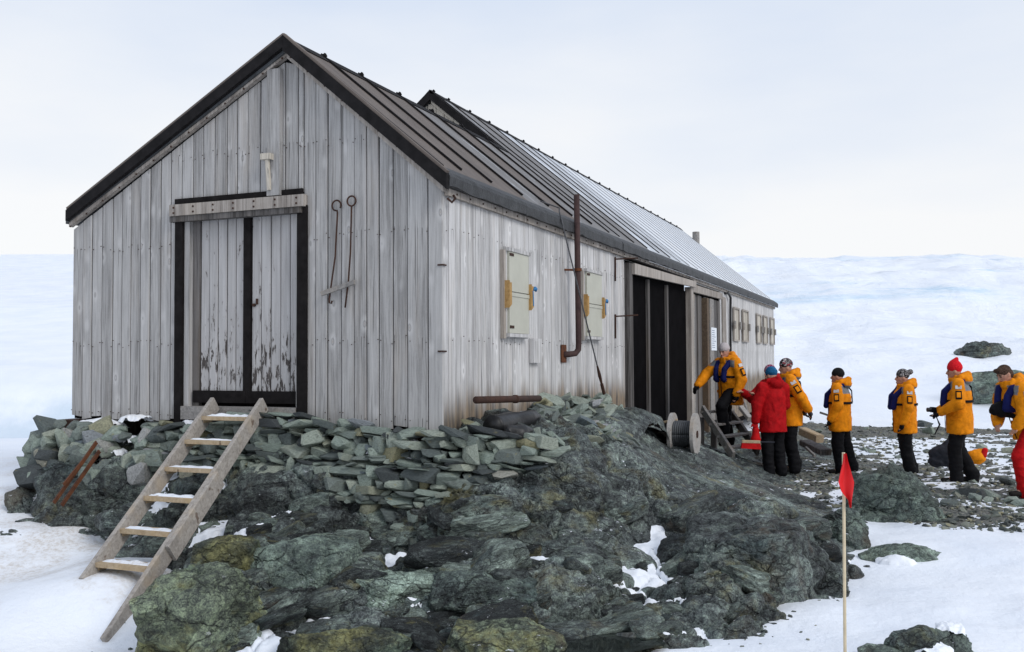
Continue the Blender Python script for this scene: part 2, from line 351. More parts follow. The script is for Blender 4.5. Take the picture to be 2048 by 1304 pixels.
def rock_nodes(T, co, dark, mid, green, yellow, r=None, ylo=.62, tone=1.):
    n1 = T.noise(.8, 5, .6, co, .2); n2 = T.noise(3.6, 7, .74, co, .1); n3 = T.noise(17, 6, .72, co); n4 = T.noise(75, 3, .6, co)
    fol = T.noise(1, 5, .72, T.map((3.0,4.0,13), co, rot=(.5,.35,.3)), .0)
    v = T.math('ADD', T.math('MULTIPLY', n1, .22), T.math('ADD', T.math('MULTIPLY', n2, .28), T.math('ADD', T.math('MULTIPLY', n3, .32), T.math('ADD', T.math('MULTIPLY', n4, .24), T.math('MULTIPLY', fol, .16)))))
    if r is not None: v = T.math('ADD', v, T.math('MULTIPLY_ADD', r, .14, -.07))
    lite = tuple(min(1, x*2.3) for x in green)
    col = T.ramp(v, [(.47, tuple(x*.45 for x in dark)), (.55, dark), (.61, mid), (.67, green), (.77, lite)])
    bt = T.vor(1.5, T.map((1,1.25,1.8), T.map((1,1,1), co), rot=(.3,.4,.2)), out='Color'); bt2 = T.vor(4.6, T.map((1,1.3,2.0), co, rot=(.3,.4,.2)), out='Color')
    tone_ = T.math('ADD', T.math('MULTIPLY_ADD', T.sep(bt)[0], .75, .32), T.math('MULTIPLY', T.sep(bt2)[1], .65))
    col = T.scale(col, tone_)
    yk = T.step(T.noise(1.5, 6, .68, T.map((1,1,1), co, loc=(7,3,1)), .5), ylo, ylo+.16)
    col = T.mix(T.math('MULTIPLY', yk, .55), col, T.ramp(n3, [(.36, tuple(x*.35 for x in yellow)), (.62, yellow)]))
    blu = T.step(T.noise(1.1, 5, .62, T.map((1,1,1), co, loc=(-5,8,2))), .53, .70)
    col = T.mix(T.math('MULTIPLY', blu, .5), col, T.ramp(T.math('MULTIPLY_ADD', n3, .5, T.math('MULTIPLY', n2, .5)), [(.38, tuple(x*.8 for x in dark)), (.62, (mid[0]*1.2,mid[1]*1.6,mid[2]*1.7))]))
    rk = T.step(T.noise(1.3, 5, .65, T.map((1,1,1), co, loc=(3,-6,9))), .56, .70)
    col = T.mix(T.math('MULTIPLY', rk, .45), col, (.11,.075,.045))
    dst = T.n.new('ShaderNodeVectorMath'); dst.operation = 'MULTIPLY_ADD'; T.lk(T.noise(3, 4, .6, co, out='Color'), dst.inputs[0]); dst.inputs[1].default_value = (.28,)*3; T.lk(co, dst.inputs[2])
    ck = T.vor(1.9, T.map((1,1.3,2.0), dst.outputs[0], rot=(.3,.4,.2)), 'DISTANCE_TO_EDGE'); ck2 = T.vor(7.0, T.map((1,1.6,2.6), dst.outputs[0], rot=(.2,.5,.9)), 'DISTANCE_TO_EDGE')
    m1 = T.step(T.noise(1.6, 3, .5, T.map((1,1,1), co, loc=(1,9,4))), .38, .54); m2 = T.step(T.noise(2.3, 3, .5, T.map((1,1,1), co, loc=(8,2,4))), .43, .55)
    c1 = T.math('MULTIPLY', T.step(ck, .030, .0), m1); c2 = T.math('MULTIPLY', T.step(ck2, .045, .0), m2)
    crack = T.math('MAXIMUM', c1, T.math('MULTIPLY', c2, .7))
    col = T.mix(T.math('MULTIPLY', crack, .75), col, tuple(x*.3 for x in dark))
    fl = T.step(n4, .66, .74); col = T.mix(T.math('MULTIPLY', fl, .30), col, lite)
    h = T.math('SUBTRACT', T.math('ADD', T.math('ADD', T.math('MULTIPLY', n2, .25), T.math('MULTIPLY', fol, .35)), T.math('ADD', T.math('MULTIPLY', n3, 1.0), T.math('MULTIPLY', n4, .4))), T.math('MULTIPLY', crack, .5))
    return col, h, n2
def rock(name, dark, mid, green, yellow, ylo=.62, rough=(.45,.8), bs=.9, perobj=False):
    T = NT(name); co = T.co; r = None
    if perobj: off, r = randvec(T); co = T.map((1,1,1), loc=off)
    col, h, n2 = rock_nodes(T, co, dark, mid, green, yellow, r, ylo)
    nz = T.sep(T.n.new('ShaderNodeNewGeometry').outputs['Normal'])[2]
    fk = T.math('MULTIPLY', T.step(nz, .70, .90), T.step(T.math('ADD', T.noise(16, 5, .7), T.math('MULTIPLY', T.noise(1.4, 3, .6), .55)), .93, .98))
    col = T.mix(T.math('MULTIPLY', fk, .85), col, (.78,.81,.86))
    rg = T.n.new('ShaderNodeMapRange'); T.lk(n2, rg.inputs[0]); rg.inputs[1].default_value = .3; rg.inputs[2].default_value = .7; rg.inputs[3].default_value = rough[0]; rg.inputs[4].default_value = rough[1]
    return T.done(col, rg.outputs[0], T.bump(h, bs, .032), spec=.3)
M['rock'] = rock('dark_green_rock', (.024,.0275,.029), (.084,.097,.095), (.172,.208,.184), (.29,.265,.11), .53)
M['boulder'] = rock('green_boulder_rock', (.034,.041,.041), (.092,.116,.106), (.165,.21,.175), (.28,.27,.11), .57, perobj=True)
M['lichenrock'] = rock('lichen_green_rock', (.044,.052,.044), (.125,.15,.105), (.21,.255,.165), (.40,.38,.14), .45, perobj=True)
def stone_mat():
    T = NT('slab_stone'); off, r = randvec(T); co = T.map((1,1,1), loc=off)
    wn = T.n.new('ShaderNodeTexWhiteNoise'); wn.noise_dimensions = '1D'; T.lk(r, wn.inputs['W'])
    base = T.ramp(wn.outputs['Value'], [(0,(.05,.056,.06)),(.14,(.10,.12,.115)),(.30,(.185,.215,.195)),(.55,(.265,.32,.275)),(.82,(.33,.365,.305)),(.89,(.28,.26,.15)),(.94,(.36,.37,.39)),(1,(.12,.155,.17))])
    n2 = T.noise(9, 6, .66, co, .4); n3 = T.noise(45, 4, .65, co)
    col = T.mix(1., base, T.ramp(n2, [(.25,(.45,.45,.45)),(.55,(.95,.95,.95)),(.8,(1.35,1.35,1.3))]), 'MULTIPLY')
    col = T.mix(T.math('MULTIPLY', T.step(n3, .62, .72), .5), col, (.05,.055,.055))
    yk = T.step(T.noise(3, 5, .6, T.map((1,1,1), co, loc=(4,4,4))), .62, .72); col = T.mix(T.math('MULTIPLY', yk, .5), col, (.28,.24,.10))
    dk = T.step(T.noise(4, 5, .65, T.map((1,1,1), co, loc=(9,4,1))), .58, .68); col = T.mix(T.math('MULTIPLY', dk, .6), col, (.045,.05,.05))
    return T.done(col, .75, T.bump(T.math('ADD', n2, T.math('MULTIPLY', n3, .5)), .8, .012), spec=.35)
M['stone'] = stone_mat()
def snow_mat(name, dirt=True, ice=False):
    T = NT(name); n = T.noise(3, 6, .6); f = T.noise(60, 3, .6); z = T.sep()
    col = T.ramp(T.noise(.6, 4, .55), [(.35,(.80,.845,.915)), (.65,(.875,.905,.945))])
    if dirt:
        dk = T.step(T.noise(.75, 6, .66, T.map((1,1,1), loc=(2.1,.4,0)), .8), .46, .64)
        near = T.math('MULTIPLY', T.step(z[0], -.6, -1.9), T.step(z[1], 3.0, 0.5))
        ds = T.math('SQRT', T.math('ADD', T.math('POWER', T.math('ADD', z[0], 3.7), 2.), T.math('POWER', T.math('ADD', z[1], 1.1), 2.)))
        dk = T.math('MAXIMUM', dk, T.math('MULTIPLY', T.step(ds, 1.7, .3), T.step(T.noise(2.2, 6, .7), .36, .56)))
        gr = T.step(T.noise(26, 4, .7), .42, .62)
        col = T.mix(T.math('MULTIPLY', T.math('MULTIPLY', dk, near), T.math('MULTIPLY_ADD', gr, .45, .22)), col, (.50,.44,.37))
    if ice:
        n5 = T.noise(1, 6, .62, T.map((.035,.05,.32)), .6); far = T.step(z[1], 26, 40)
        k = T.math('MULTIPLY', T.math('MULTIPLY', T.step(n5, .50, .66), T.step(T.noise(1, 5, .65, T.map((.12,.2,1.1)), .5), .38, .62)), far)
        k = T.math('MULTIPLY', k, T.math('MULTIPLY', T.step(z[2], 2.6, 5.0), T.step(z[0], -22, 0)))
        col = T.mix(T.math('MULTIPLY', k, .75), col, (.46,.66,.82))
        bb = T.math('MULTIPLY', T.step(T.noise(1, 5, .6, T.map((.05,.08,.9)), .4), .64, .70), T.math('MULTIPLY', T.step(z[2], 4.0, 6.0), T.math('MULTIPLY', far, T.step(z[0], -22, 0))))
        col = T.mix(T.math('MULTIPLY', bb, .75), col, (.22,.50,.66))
        ice_shade = T.math('MULTIPLY', T.math('MULTIPLY', T.step(z[0], -9, -13), T.step(z[1], 7, 10)), T.math('MULTIPLY', T.step(z[2], 1.35, .75), T.step(T.noise(.4, 4, .6), .30, .55)))  # blue-grey ice tint at the left bank, with the hollow's shade painted in
        col = T.mix(T.math('MULTIPLY', ice_shade, .8), col, (.56,.66,.75))
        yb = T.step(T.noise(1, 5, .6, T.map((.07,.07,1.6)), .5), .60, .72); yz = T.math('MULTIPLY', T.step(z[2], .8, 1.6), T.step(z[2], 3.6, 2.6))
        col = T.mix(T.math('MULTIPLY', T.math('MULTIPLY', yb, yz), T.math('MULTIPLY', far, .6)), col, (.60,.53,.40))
    nr = T.bump(n, .55, .05); nr = T.bump(T.noise(14, 5, .65), .5, .02, nr); nr = T.bump(f, .3, .006, nr)
    if ice: nr = T.bump(T.math('MULTIPLY', T.noise(1, 7, .68, T.map((.22,.30,.8)), .5), T.step(z[1], 24, 34)), .55, .9, nr)
    return T.done(col, .62, nr, spec=.3)
M['snow'] = snow_mat('snow')
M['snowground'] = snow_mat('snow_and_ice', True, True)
def gravel_mat():
    T = NT('wet_gravel'); v = T.vor(24, out='Color'); d = T.vor(24); v2 = T.vor(60, out='Color'); n = T.noise(2, 5, .6)
    sx = T.sep(v)[0]; col = T.ramp(sx, [(0,(.035,.038,.036)),(.4,(.085,.09,.08)),(.75,(.16,.16,.13)),(1,(.24,.23,.19))])
    col = T.mix(T.math('MULTIPLY', T.step(n, .5, .68), .5), col, (.17,.145,.07))
    col = T.mix(.35, col, T.ramp(T.sep(v2)[1], [(0,(.03,.03,.03)),(1,(.22,.22,.2))]))
    return T.done(col, .7, T.bump(T.math('SUBTRACT', 1., d), .9, .02))
M['gravel'] = gravel_mat()
def water_mat():
    T = NT('meltwater'); return T.done((.010,.013,.012), .06, T.bump(T.noise(9, 3, .5), .03, .01), spec=.5)
M['water'] = water_mat()
def cloth(name, col=None, rough=.75, scale=11, strength=.7):
    T = NT(name); n = T.noise(scale, 4, .6); f = T.noise(scale*12, 2, .5)
    c = T.attr() if col is None else col+(1,)
    c = T.mix(1., c, T.ramp(n, [(.3,(.70,.70,.70)), (.7,(1.12,1.12,1.12))]), 'MULTIPLY')
    return T.done(c, rough, T.bump(T.math('ADD', n, T.math('MULTIPLY', f, .1)), strength, .02), spec=.12)
M['cloth'] = cloth('cloth_dyed'); M['skin'] = cloth('skin', None, .5, 30, .05)
for nm, c in dict(black=(.0055,.0055,.007), navy=(.008,.012,.085), redcloth=(.50,.008,.010), grey=(.20,.205,.215), white=(.62,.63,.64), orange=(.80,.27,.008), boot=(.020,.018,.016), brown=(.05,.028,.018), darkgrey=(.03,.033,.042)).items():
    M['c_'+nm] = cloth('cloth_'+nm, c)
M['cloth_dim'] = cloth('cloth_pocket_orange', (.66,.20,.004))
def knit(name, a, b, scale=30, thr=.5, c3=None):
    T = NT(name); w = T.noise(scale, 2, .5, T.map((1,1,1.6)), 1.5); k = T.step(w, thr-.02, thr+.02)
    col = T.mix(k, a, b)
    if c3 is not None: col = T.mix(T.step(T.noise(scale*.6, 2, .5, T.map((1,1,2), loc=(5,5,5))), .56, .6), col, c3)
    return T.done(col, .9, T.bump(T.noise(120, 2, .5), .5, .006), spec=.2)
M['hat_grey'] = knit('knit_grey', (.40,.36,.36), (.47,.43,.43)); M['hat_blue'] = knit('knit_blue', (.01,.085,.19), (.015,.12,.25))
M['hat_purple'] = knit('knit_purple', (.20,.02,.06), (.45,.30,.36), 26, .53); M['hat_pattern'] = knit('knit_patterned', (.02,.016,.018), (.50,.46,.46), 24, .55, (.25,.03,.04))
M['hat_black'] = knit('knit_black', (.006,.006,.007), (.012,.012,.013)); M['hat_speckle'] = knit('knit_speckled', (.016,.014,.015), (.55,.53,.53), 42, .58)
M['hat_red'] = knit('knit_red', (.55,.008,.016), (.68,.015,.022)); M['hair'] = knit('brown_hair', (.035,.020,.013), (.085,.05,.035), 60)

# ------------------------------------------------------------------ terrain fields
class RBF:
    def __init__(s, pts, smooth=.03):
        P = np.array(pts, float); s.p = P[:, :2]; z = P[:, 2]; n = len(P)
        d = np.linalg.norm(s.p[:, None]-s.p[None], axis=2); A = np.zeros((n+3, n+3))
        A[:n, :n] = -np.sqrt(d*d+.04)+smooth*np.eye(n); A[n:, :n] = np.vstack([np.ones(n), s.p.T]); A[:n, n:] = A[n:, :n].T
        s.w = np.linalg.lstsq(A, np.concatenate([z, np.zeros(3)]), rcond=None)[0]
    def __call__(s, x, y):
        x = np.asarray(x, float); y = np.asarray(y, float); sh = x.shape; X = x.ravel(); Y = y.ravel(); out = s.w[-3]+s.w[-2]*X+s.w[-1]*Y
        for (a, b), w in zip(s.p, s.w[:-3]): out = out-w*np.sqrt((X-a)**2+(Y-b)**2+.04)
        return out.reshape(sh)
def ss(x, a, b): t = np.clip((x-a)/(b-a), 0, 1); return t*t*(3-2*t)
BED = [at(*q) for q in [
 (70,960,11.0),(200,1000,9.9),(320,1040,9.3),(400,1090,8.6),(450,1066,8.9),(190,1010,10.2),
 (600,1062,8.9),(600,1085,8.5),(600,1140,7.7),(600,1240,7.4),(600,1300,6.9),(450,1095,8.0),(450,1200,7.5),(380,1255,7.35),(380,1310,6.9),
 (520,1100,8.2),(520,1230,7.45),(500,1290,6.9),
 (730,1080,8.7),(730,1130,8.1),(730,1165,7.6),(730,1240,7.3),(730,1300,6.8),
 (850,1110,8.3),(850,1150,7.9),(850,1185,7.5),(850,1240,7.3),(850,1300,6.8),
 (980,1100,8.2),(980,1140,7.8),(980,1200,7.3),(980,1290,6.9),
 (1060,870,9.3),(1150,880,9.3),(1100,950,8.75),(1100,1050,8.3),(1100,1130,8.0),(1100,1150,7.5),(1100,1215,7.2),(1130,1270,7.1),
 (1250,872,11.5),(1250,915,9.9),(1250,1000,9.0),(1250,1100,8.4),(1250,1160,7.8),(1250,1240,7.35),(1250,1285,7.0),
 (1320,925,12),(1340,960,10.2),(1330,1050,9.0),(1330,1100,8.6),(1330,1200,7.7),(1320,1270,7.1),
 (1400,940,12.5),(1420,985,10.5),(1420,1025,9.4),(1420,1062,8.5),(1420,1150,7.75),(1420,1240,7.4),(1420,1262,7.15),
 (1530,965,13),(1560,1005,11),(1550,1020,9.4),(1550,1065,8.5),(1550,1160,7.95),(1550,1240,7.6),(1550,1262,7.35),
 (1600,1050,9.4),(1612,1100,8.7),(1618,1160,8.35),(1595,1225,8.0)]]
BED += [np.array(q, float) for q in [(3.5,.9,-.2),(3.0,-.5,-.2),(3.6,2.2,-.1),(2.6,-1.2,-.25),(3.0,4,.12),(2.2,6.5,.12),(4,3,-.1),(1,-2.6,-.15),(0,-3,-.15),(-1.2,-3.0,-.2),(2,-2.2,-.2),
 (-2.2,-2.3,-.5),(-3.2,-1.5,-.1),(-2.9,-1.2,.15),(-4.6,-.8,.35),(-6,.5,.1),(-6,2,.2),(-5.35,-.3,.28),(-5.5,.4,.25),(-5.2,-.8,.05),(-5.0,-1.2,0),(-4.8,1.5,1.0),(-4.6,-.02,1.12),(-3,-.05,1.1),(-1.5,-.05,1.12),(-.3,-.05,1.15),(-3,2,1.1),(-1,3,1.1),
 (.1,.4,1.3),(.15,2,1.36),(.15,4,1.36),(.2,5.5,1.22),(.3,7.2,.72),(.8,6.2,.85),(.9,7.5,.55),(.3,9,.5),(.3,11,.5),(.3,14,.5),(.8,11,.4),(1.5,9,.2),(1.7,12,.15),(3,10,.1),(-1,8,1.0),(-1,12,.7)]]
for q in [(250,1110,8.7),(200,1210,7.8),(290,1240,7.4),(100,1010,10.3),(170,1080,9.3),(230,1050,9.4),(60,1100,9),(100,1150,8.5),(60,1290,7.2),(150,1300,7.1),(130,1220,7.7)]:
    p = at(*q); p[2] -= .28; BED.append(p)
_wbx = [-5.3,-4.7,-3.6,-3.0,-2.2,-1.6,-1.0,-.7,-.2,.15,.5,.8]; _wbz = [.85,.82,.82,.92,.90,.78,.74,.56,.54,.66,.80,1.0]
for xq in np.arange(-4.75, .5, .3):
    b = float(np.interp(xq, _wbx, _wbz)); yy = -.40 if xq < .1 else -.40+(xq-.1)*.55
    BED.append(np.array([xq, yy, b+.03])); BED.append(np.array([xq, yy-.28, b-.16 if xq > -3 else b-.25])); BED.append(np.array([xq, yy+.2, b+.25]))
bedf = RBF(BED)
SNW = [at(*q) for q in [(0,1300,7),(0,1150,8.6),(0,1000,10.5),(0,900,15),(60,975,11),(205,1278,7.3),(165,1152,8.05),(300,1125,8.4),(330,1310,6.8),(120,1060,9.5),
 (1690,1304,6.4),(1400,1292,6.8),(1630,1190,8.2),(1750,1150,9.0),(1900,1030,11.5),(2040,1040,11.2),(2040,1300,6.5),(1500,1275,7.0)]]
SNW += [np.array(q, float) for q in [(0,0,-.1),(-1,-1,-.1),(-2.7,-.6,.2),(-4,-.3,.35),(1,-1,-.15),(1.2,-2.0,-.10),(.5,-2.2,-.10),(2,1,0),(2.5,7,.12),(4,9,.12),(5,6.5,.16),(2,12,.12),(6,10,.14),(9,8,.15),(9,0,.05),(4,-8,.3),(9,-8,.3),(-4,-8,.0),(-9,-4,.3),(-9,4,.55),(0,-4,.0),(3,16,.15),(8,18,.2),(-4,5,.5),(-2,14,.4),(-12,12,.6),(12,25,.3)]]
SNW += [np.array(q, float) for q in [(-2.28,-2.0,.24),(-1.67,-2.25,.02),(-2.2,-2.3,.10),(-1.9,-2.0,.16)]]
snwf = RBF(SNW)
def ground_h(x, y):
    """snow sheet: near ground, the moat, the ice ramp left, the glacier front right, the ice cap to the horizon"""
    dx = x-CAM[0]; dy = y-CAM[1]; t = -dx*math.sin(YAW)+dy*math.cos(YAW); s = dx*math.cos(YAW)+dy*math.sin(YAW)
    near = np.clip(snwf(np.clip(x, -16, 16), np.clip(y, -16, 24)), -.3, 1.2)
    P = np.stack([x, y, 0*x], -1)
    near = near+.05*fbm(P*.55, 3)+.016*fbm(P*2.3, 3)+.012*ridged(P*np.array([1.1,2.6,1])+3, 3)*ss(fbm(P*.4+8, 2), -.2, .5)
    gx = ss(x, 2.2, 3.4)*ss(y, 3.4, 5.5)*(1-ss(t, 24, 29))
    near = near+gx*(.020*fbm(P*1.7+4, 4)+.008)
    side = ss(s/np.maximum(t, 1), -.16, .14)
    # left ramp
    q = np.clip((t-24)/240, 0, None); left = .55+ 30.3*np.tanh(1.35*q**1.12)
    left = left-.35+1.05*ss(t+.8*fbm(P*.12, 2), 24.5, 26.6)+.3*np.exp(-((t-27.5)/1.6)**2)-.25*np.exp(-((t-23)/4.5)**2)+.35*fbm(P*.05, 3)*ss(t, 30, 60)
    # right glacier
    q2 = np.clip((t-26.5), 0, None)
    right = .15+2.5*ss(q2, 0, 15)+4.4*ss(q2, 13, 38)+7.6*ss(q2, 30, 110)+2.0*ss(q2, 100, 400)
    Pw = np.stack([s*.05, t*.05, 0*s], -1); wq = fbm(Pw, 4)
    rel = ss(q2, 1, 14)*(1-.85*ss(q2, 70, 120))
    right = right+rel*(.8*wq+.65*ridged(np.stack([s*.045, t*.17, 0*s+3], -1), 4)*ss(q2, 12, 40)+.30*fbm(np.stack([s*.22, t*.22, 0*s], -1), 4)+.10*fbm(np.stack([s*.8, t*.8, 0*s], -1), 3))
    st = 1.25; hh = right/st; fr = hh-np.floor(hh); terr = (np.floor(hh)+ss(fr, .25, .8))*st
    k = .55*ss(q2, 10, 25)*(1-ss(q2, 95, 140))*ss(fbm(np.stack([s*.06, t*.04, 0*s+8], -1), 3), -.35, .35); right = right*(1-k)+terr*k
    far = left*(1-side)+right*side
    far = far-ss(t, 400, 3000)*60
    b = ss(t, 16, 27)
    beh = ss(-t, 5, 60)
    h = near*(1-b)+far*b
    return h+beh*.5*fbm(P*.03, 3)
def gridmesh(us, vs, fn):
    U, V = np.meshgrid(us, vs, indexing='ij'); P = fn(U, V); n, m = U.shape
    i = np.arange(n*m).reshape(n, m); F = np.stack([i[:-1, :-1], i[1:, :-1], i[1:, 1:], i[:-1, 1:]], -1).reshape(-1, 4)
    return P.reshape(-1, 3), F
def fastmesh(name, V, F, smooth=True):
    me = bpy.data.meshes.new(name); V = np.asarray(V, np.float32); F = np.asarray(F, np.int32); k = F.shape[1]
    me.vertices.add(len(V)); me.vertices.foreach_set('co', V.ravel()); me.loops.add(F.size); me.loops.foreach_set('vertex_index', F.ravel())
    me.polygons.add(len(F)); me.polygons.foreach_set('loop_start', np.arange(0, F.size, k, dtype=np.int32)); me.polygons.foreach_set('loop_total', np.full(len(F), k, np.int32))
    me.polygons.foreach_set('use_smooth', np.full(len(F), smooth)); me.update(calc_edges=True); me.validate(); return me
def blur(Z, k):
    for ax in (0, 1):
        for _ in range(3):
            P = np.pad(Z, [(k, k) if a == ax else (0, 0) for a in (0, 1)], mode='edge'); c = np.cumsum(P, axis=ax)
            c = np.concatenate([np.zeros_like(np.take(c, [0], ax)), c], axis=ax); n = Z.shape[ax]; w = 2*k+1
            Z = (np.take(c, range(w, w+n), ax)-np.take(c, range(0, n), ax))/w
    return Z
def grade(*segs):
    out = []
    for a, b, st in segs: out += list(np.linspace(a, b, max(2, int(round((b-a)/st))), endpoint=False))
    return np.array(out+[segs[-1][1]])
tt = grade((-900,-60,60),(-60,-4,4),(-4,4.5,.5),(4.5,13.5,.075),(13.5,24,.12),(24,48,.25),(48,150,.7),(150,420,5),(420,3500,90))
sv = grade((-2500,-300,80),(-300,-60,6),(-60,-9,.8),(-9,9,.085),(9,36,.25),(36,80,.8),(80,300,6),(300,2500,80))
def gfn(U, V):
    x = CAM[0]-U*math.sin(YAW)+V*math.cos(YAW); y = CAM[1]+U*math.cos(YAW)+V*math.sin(YAW)
    return np.stack([x, y, ground_h(x, y)], -1)
V_, F_ = gridmesh(tt, sv, gfn)
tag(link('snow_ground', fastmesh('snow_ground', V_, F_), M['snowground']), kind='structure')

# bedrock outcrop
GS = .0155
bx = np.arange(-6.0, 3.9, GS); by = np.arange(-2.9, 2.2, GS)
X, Y = np.meshgrid(bx, by, indexing='ij'); Z0 = np.minimum(bedf(X, Y), 1.42)-1.0*ss(-X-.25*Y, 4.85, 5.25)
mask = 1-ss(Z0-snwf(X, Y), .0, .12)
def terrace(X, Y, Z, k):
    P = np.stack([X, Y, 0*X], -1); st = .27; q = (Z+.20*fbm(P*.9+3, 3)+.05*X-.04*Y)/st; fr = q-np.floor(q)
    t = Z+(ss(fr, .40, .95)-fr)*st
    return Z*(1-k)+t*k
Z0 = terrace(X, Y, Z0, (.25*(1-ss(X-.35*Y, .6, 1.5))+.15)*(1-ss(Y, 1.3, 2.0)))
def bed_disp(X, Y, Z0, amp):
    P = np.stack([X, Y, Z0], -1); gx = np.gradient(blur(Z0, 4), axis=0); gy = np.gradient(blur(Z0, 4), axis=1); st = X[1, 0]-X[0, 0]
    N = np.stack([-gx/st, -gy/st, np.ones_like(X)], -1); N[..., :2] = np.clip(N[..., :2], -2.2, 2.2); N /= np.linalg.norm(N, axis=-1)[..., None]
    d = rockdisp(P, amp, 1.75)
    return P+N*d[..., None]
inh = np.where((X < -.02) & (Y > -.02), 1., 0.); inh = blur(inh, 3)
dome = ss(X-.30*Y, .45, .95)*(1-ss(X-.2*Y, 1.7, 2.2))
amp = .150*(1-.75*inh)*(1-.40*dome); tb = ss(Y, 1.4, 2.05)*ss(X, -.4, 0); amp = amp*(1-tb)+.055*tb
P_ = bed_disp(X, Y, Z0-inh*.1, amp)
i_ = np.arange(X.size).reshape(X.shape); F_ = np.stack([i_[:-1, :-1], i_[1:, :-1], i_[1:, 1:], i_[:-1, 1:]], -1).reshape(-1, 4)
tag(link('bedrock', fastmesh('bedrock', P_.reshape(-1, 3), F_, False), M['rock']), kind='structure')
BEDP = P_
# bedrock shelf running back along the side wall, under rubble and cable reel
bx2 = np.arange(-.5, 3.9, .03); by2 = np.arange(2.10, 13.5, .03)
X2, Y2 = np.meshgrid(bx2, by2, indexing='ij'); P2_ = bed_disp(X2, Y2, bedf(X2, Y2), .055); P2_[..., 2] -= .012*(1-ss(Y2, 2.1, 2.5))
i2 = np.arange(X2.size).reshape(X2.shape); F2_ = np.stack([i2[:-1, :-1], i2[1:, :-1], i2[1:, 1:], i2[:-1, 1:]], -1).reshape(-1, 4)
tag(link('rock_shelf', fastmesh('rock_shelf', P2_.reshape(-1, 3), F2_, False), M['rock']), kind='structure')
def bed_at(x, y):
    if y < by[-1] and bx[0] < x < bx[-1] and y > by[0]:
        return float(BEDP[int((x-bx[0])/GS), int((y-by[0])/GS), 2])
    return float(bedf(np.array([x]), np.array([y]))[0])
_tx = np.arange(-12, 14, .1); _ty = np.arange(-8, 30, .1); _TZ = ground_h(*np.meshgrid(_tx, _ty, indexing='ij'))
def snow_at(x, y):
    """snow height by look-up near the hut"""
    return _TZ[np.clip(((np.asarray(x)+12)/.1).astype(int), 0, len(_tx)-1), np.clip(((np.asarray(y)+8)/.1).astype(int), 0, len(_ty)-1)]
def bed_many(x, y):
    ok = (y < by[-1]-.02) & (y > by[0]) & (x > bx[0]) & (x < bx[-1]-.02)
    i = np.clip(((x-bx[0])/GS).astype(int), 0, len(bx)-1); j = np.clip(((y-by[0])/GS).astype(int), 0, len(by)-1)
    return np.where(ok, BEDP[i, j, 2], -9)
def hit(px, py, lo=5.5, hi=16):
    D = np.arange(lo, hi, .02); p = CAM+ray(px, py)*D[:, None]
    g = np.maximum(bed_many(p[:, 0], p[:, 1]), snow_at(p[:, 0], p[:, 1])); k = np.nonzero(p[:, 2] <= g)[0]
    return p[k[0]] if len(k) else p[-1]
# snow lying in the hollows of the bedrock
Zb = P_[..., 2]; sm = blur(Zb, 7); slope = np.hypot(np.gradient(sm, axis=0), np.gradient(sm, axis=1))/GS
base = np.maximum.reduce([sm]) ; conc = sm-Zb
boost = np.full(X.shape, -.034)
def patch(px, py, r, k, asp=1.):
    p = hit(px, py); global boost
    a = _r[:2]/np.linalg.norm(_r[:2]); b = np.array([-a[1], a[0]])
    u = (X-p[0])*a[0]+(Y-p[1])*a[1]; v = (X-p[0])*b[0]+(Y-p[1])*b[1]
    boost = boost+k*np.exp(-((u/(r*asp))**2+(v/r)**2))
for q in [(1290,1165,.10,.11,1.3),(1230,1172,.06,.09,1.6),(1310,1150,.07,.10,1),(1340,1170,.05,.08,1),(860,1152,.06,.09,2),(830,1197,.05,.09,2),(890,1195,.05,.08,1.5),(1000,1190,.04,.08,1.5),(770,1120,.04,.07,2),
          (430,1072,.08,.11,2.2),(530,1052,.06,.09,2.0),(480,1068,.06,.08,2),(520,1265,.10,.12,1),(540,1290,.10,.12,1.6),(505,1230,.06,.10,.8),(1340,1262,.09,.12,1.3),(1310,1060,.04,.07,1.5),(1325,1080,.04,.08,1.3),(1390,1085,.04,.08,1),(1345,1012,.04,.07,1),
          (1420,1100,.03,.06,2),(1075,1125,.05,.08,1),(1110,1195,.04,.07,1),(860,1285,.08,.10,1.6),(940,1290,.06,.09,2),(640,1290,.06,.08,1.5),(250,1000,.14,.11,1.5),(320,985,.10,.11,2),(290,1045,.14,.12,1.6),(230,950,.09,.10,1.4),(340,940,.08,.10,1.5),(160,905,.1,.1,1.5),(290,870,.08,.09,1.5),(420,1010,.07,.09,2),(380,1045,.08,.10,2),
          (505,972,.03,.07,2),(500,1010,.03,.06,2),(820,955,.03,.07,1),(1270,1110,.05,.09,1.5),(1265,1225,.04,.08,1.5),(590,1100,.03,.05,2),(1470,1250,.06,.08,2)]: patch(*q)
P3 = np.stack([X, Y, 0*X], -1)
th = .35*conc+boost+.020*fbm(P3*5, 3)+.012*fbm(P3*18, 2)-.06*ss(slope, .5, 1.2)
sl2 = np.hypot(np.gradient(blur(Zb, 2), axis=0), np.gradient(blur(Zb, 2), axis=1))/GS; th = blur(th-.03*ss(sl2, .9, 1.8), 1)
zs = np.where(th > 0, np.maximum(sm, Zb*.5+sm*.5)+np.minimum(th, .06)*.7, sm+th)
zs = Zb+np.clip(blur(zs-Zb, 2), -.05, .075)
PS = np.stack([X*0+P_[..., 0], P_[..., 1], zs], -1)
keep = (zs-Zb > -.012); kf = keep[:-1, :-1] & keep[1:, :-1] & keep[1:, 1:] & keep[:-1, 1:]
FS = np.stack([i_[:-1, :-1], i_[1:, :-1], i_[1:, 1:], i_[:-1, 1:]], -1)[kf]
used, inv = np.unique(FS.ravel(), return_inverse=True)
tag(link('snow_patch', fastmesh('snow_patch', PS.reshape(-1, 3)[used], inv.reshape(-1, 4)), M['snow']), 'thin white snow lying in hollows of the dark rock', 'snow', kind='stuff')
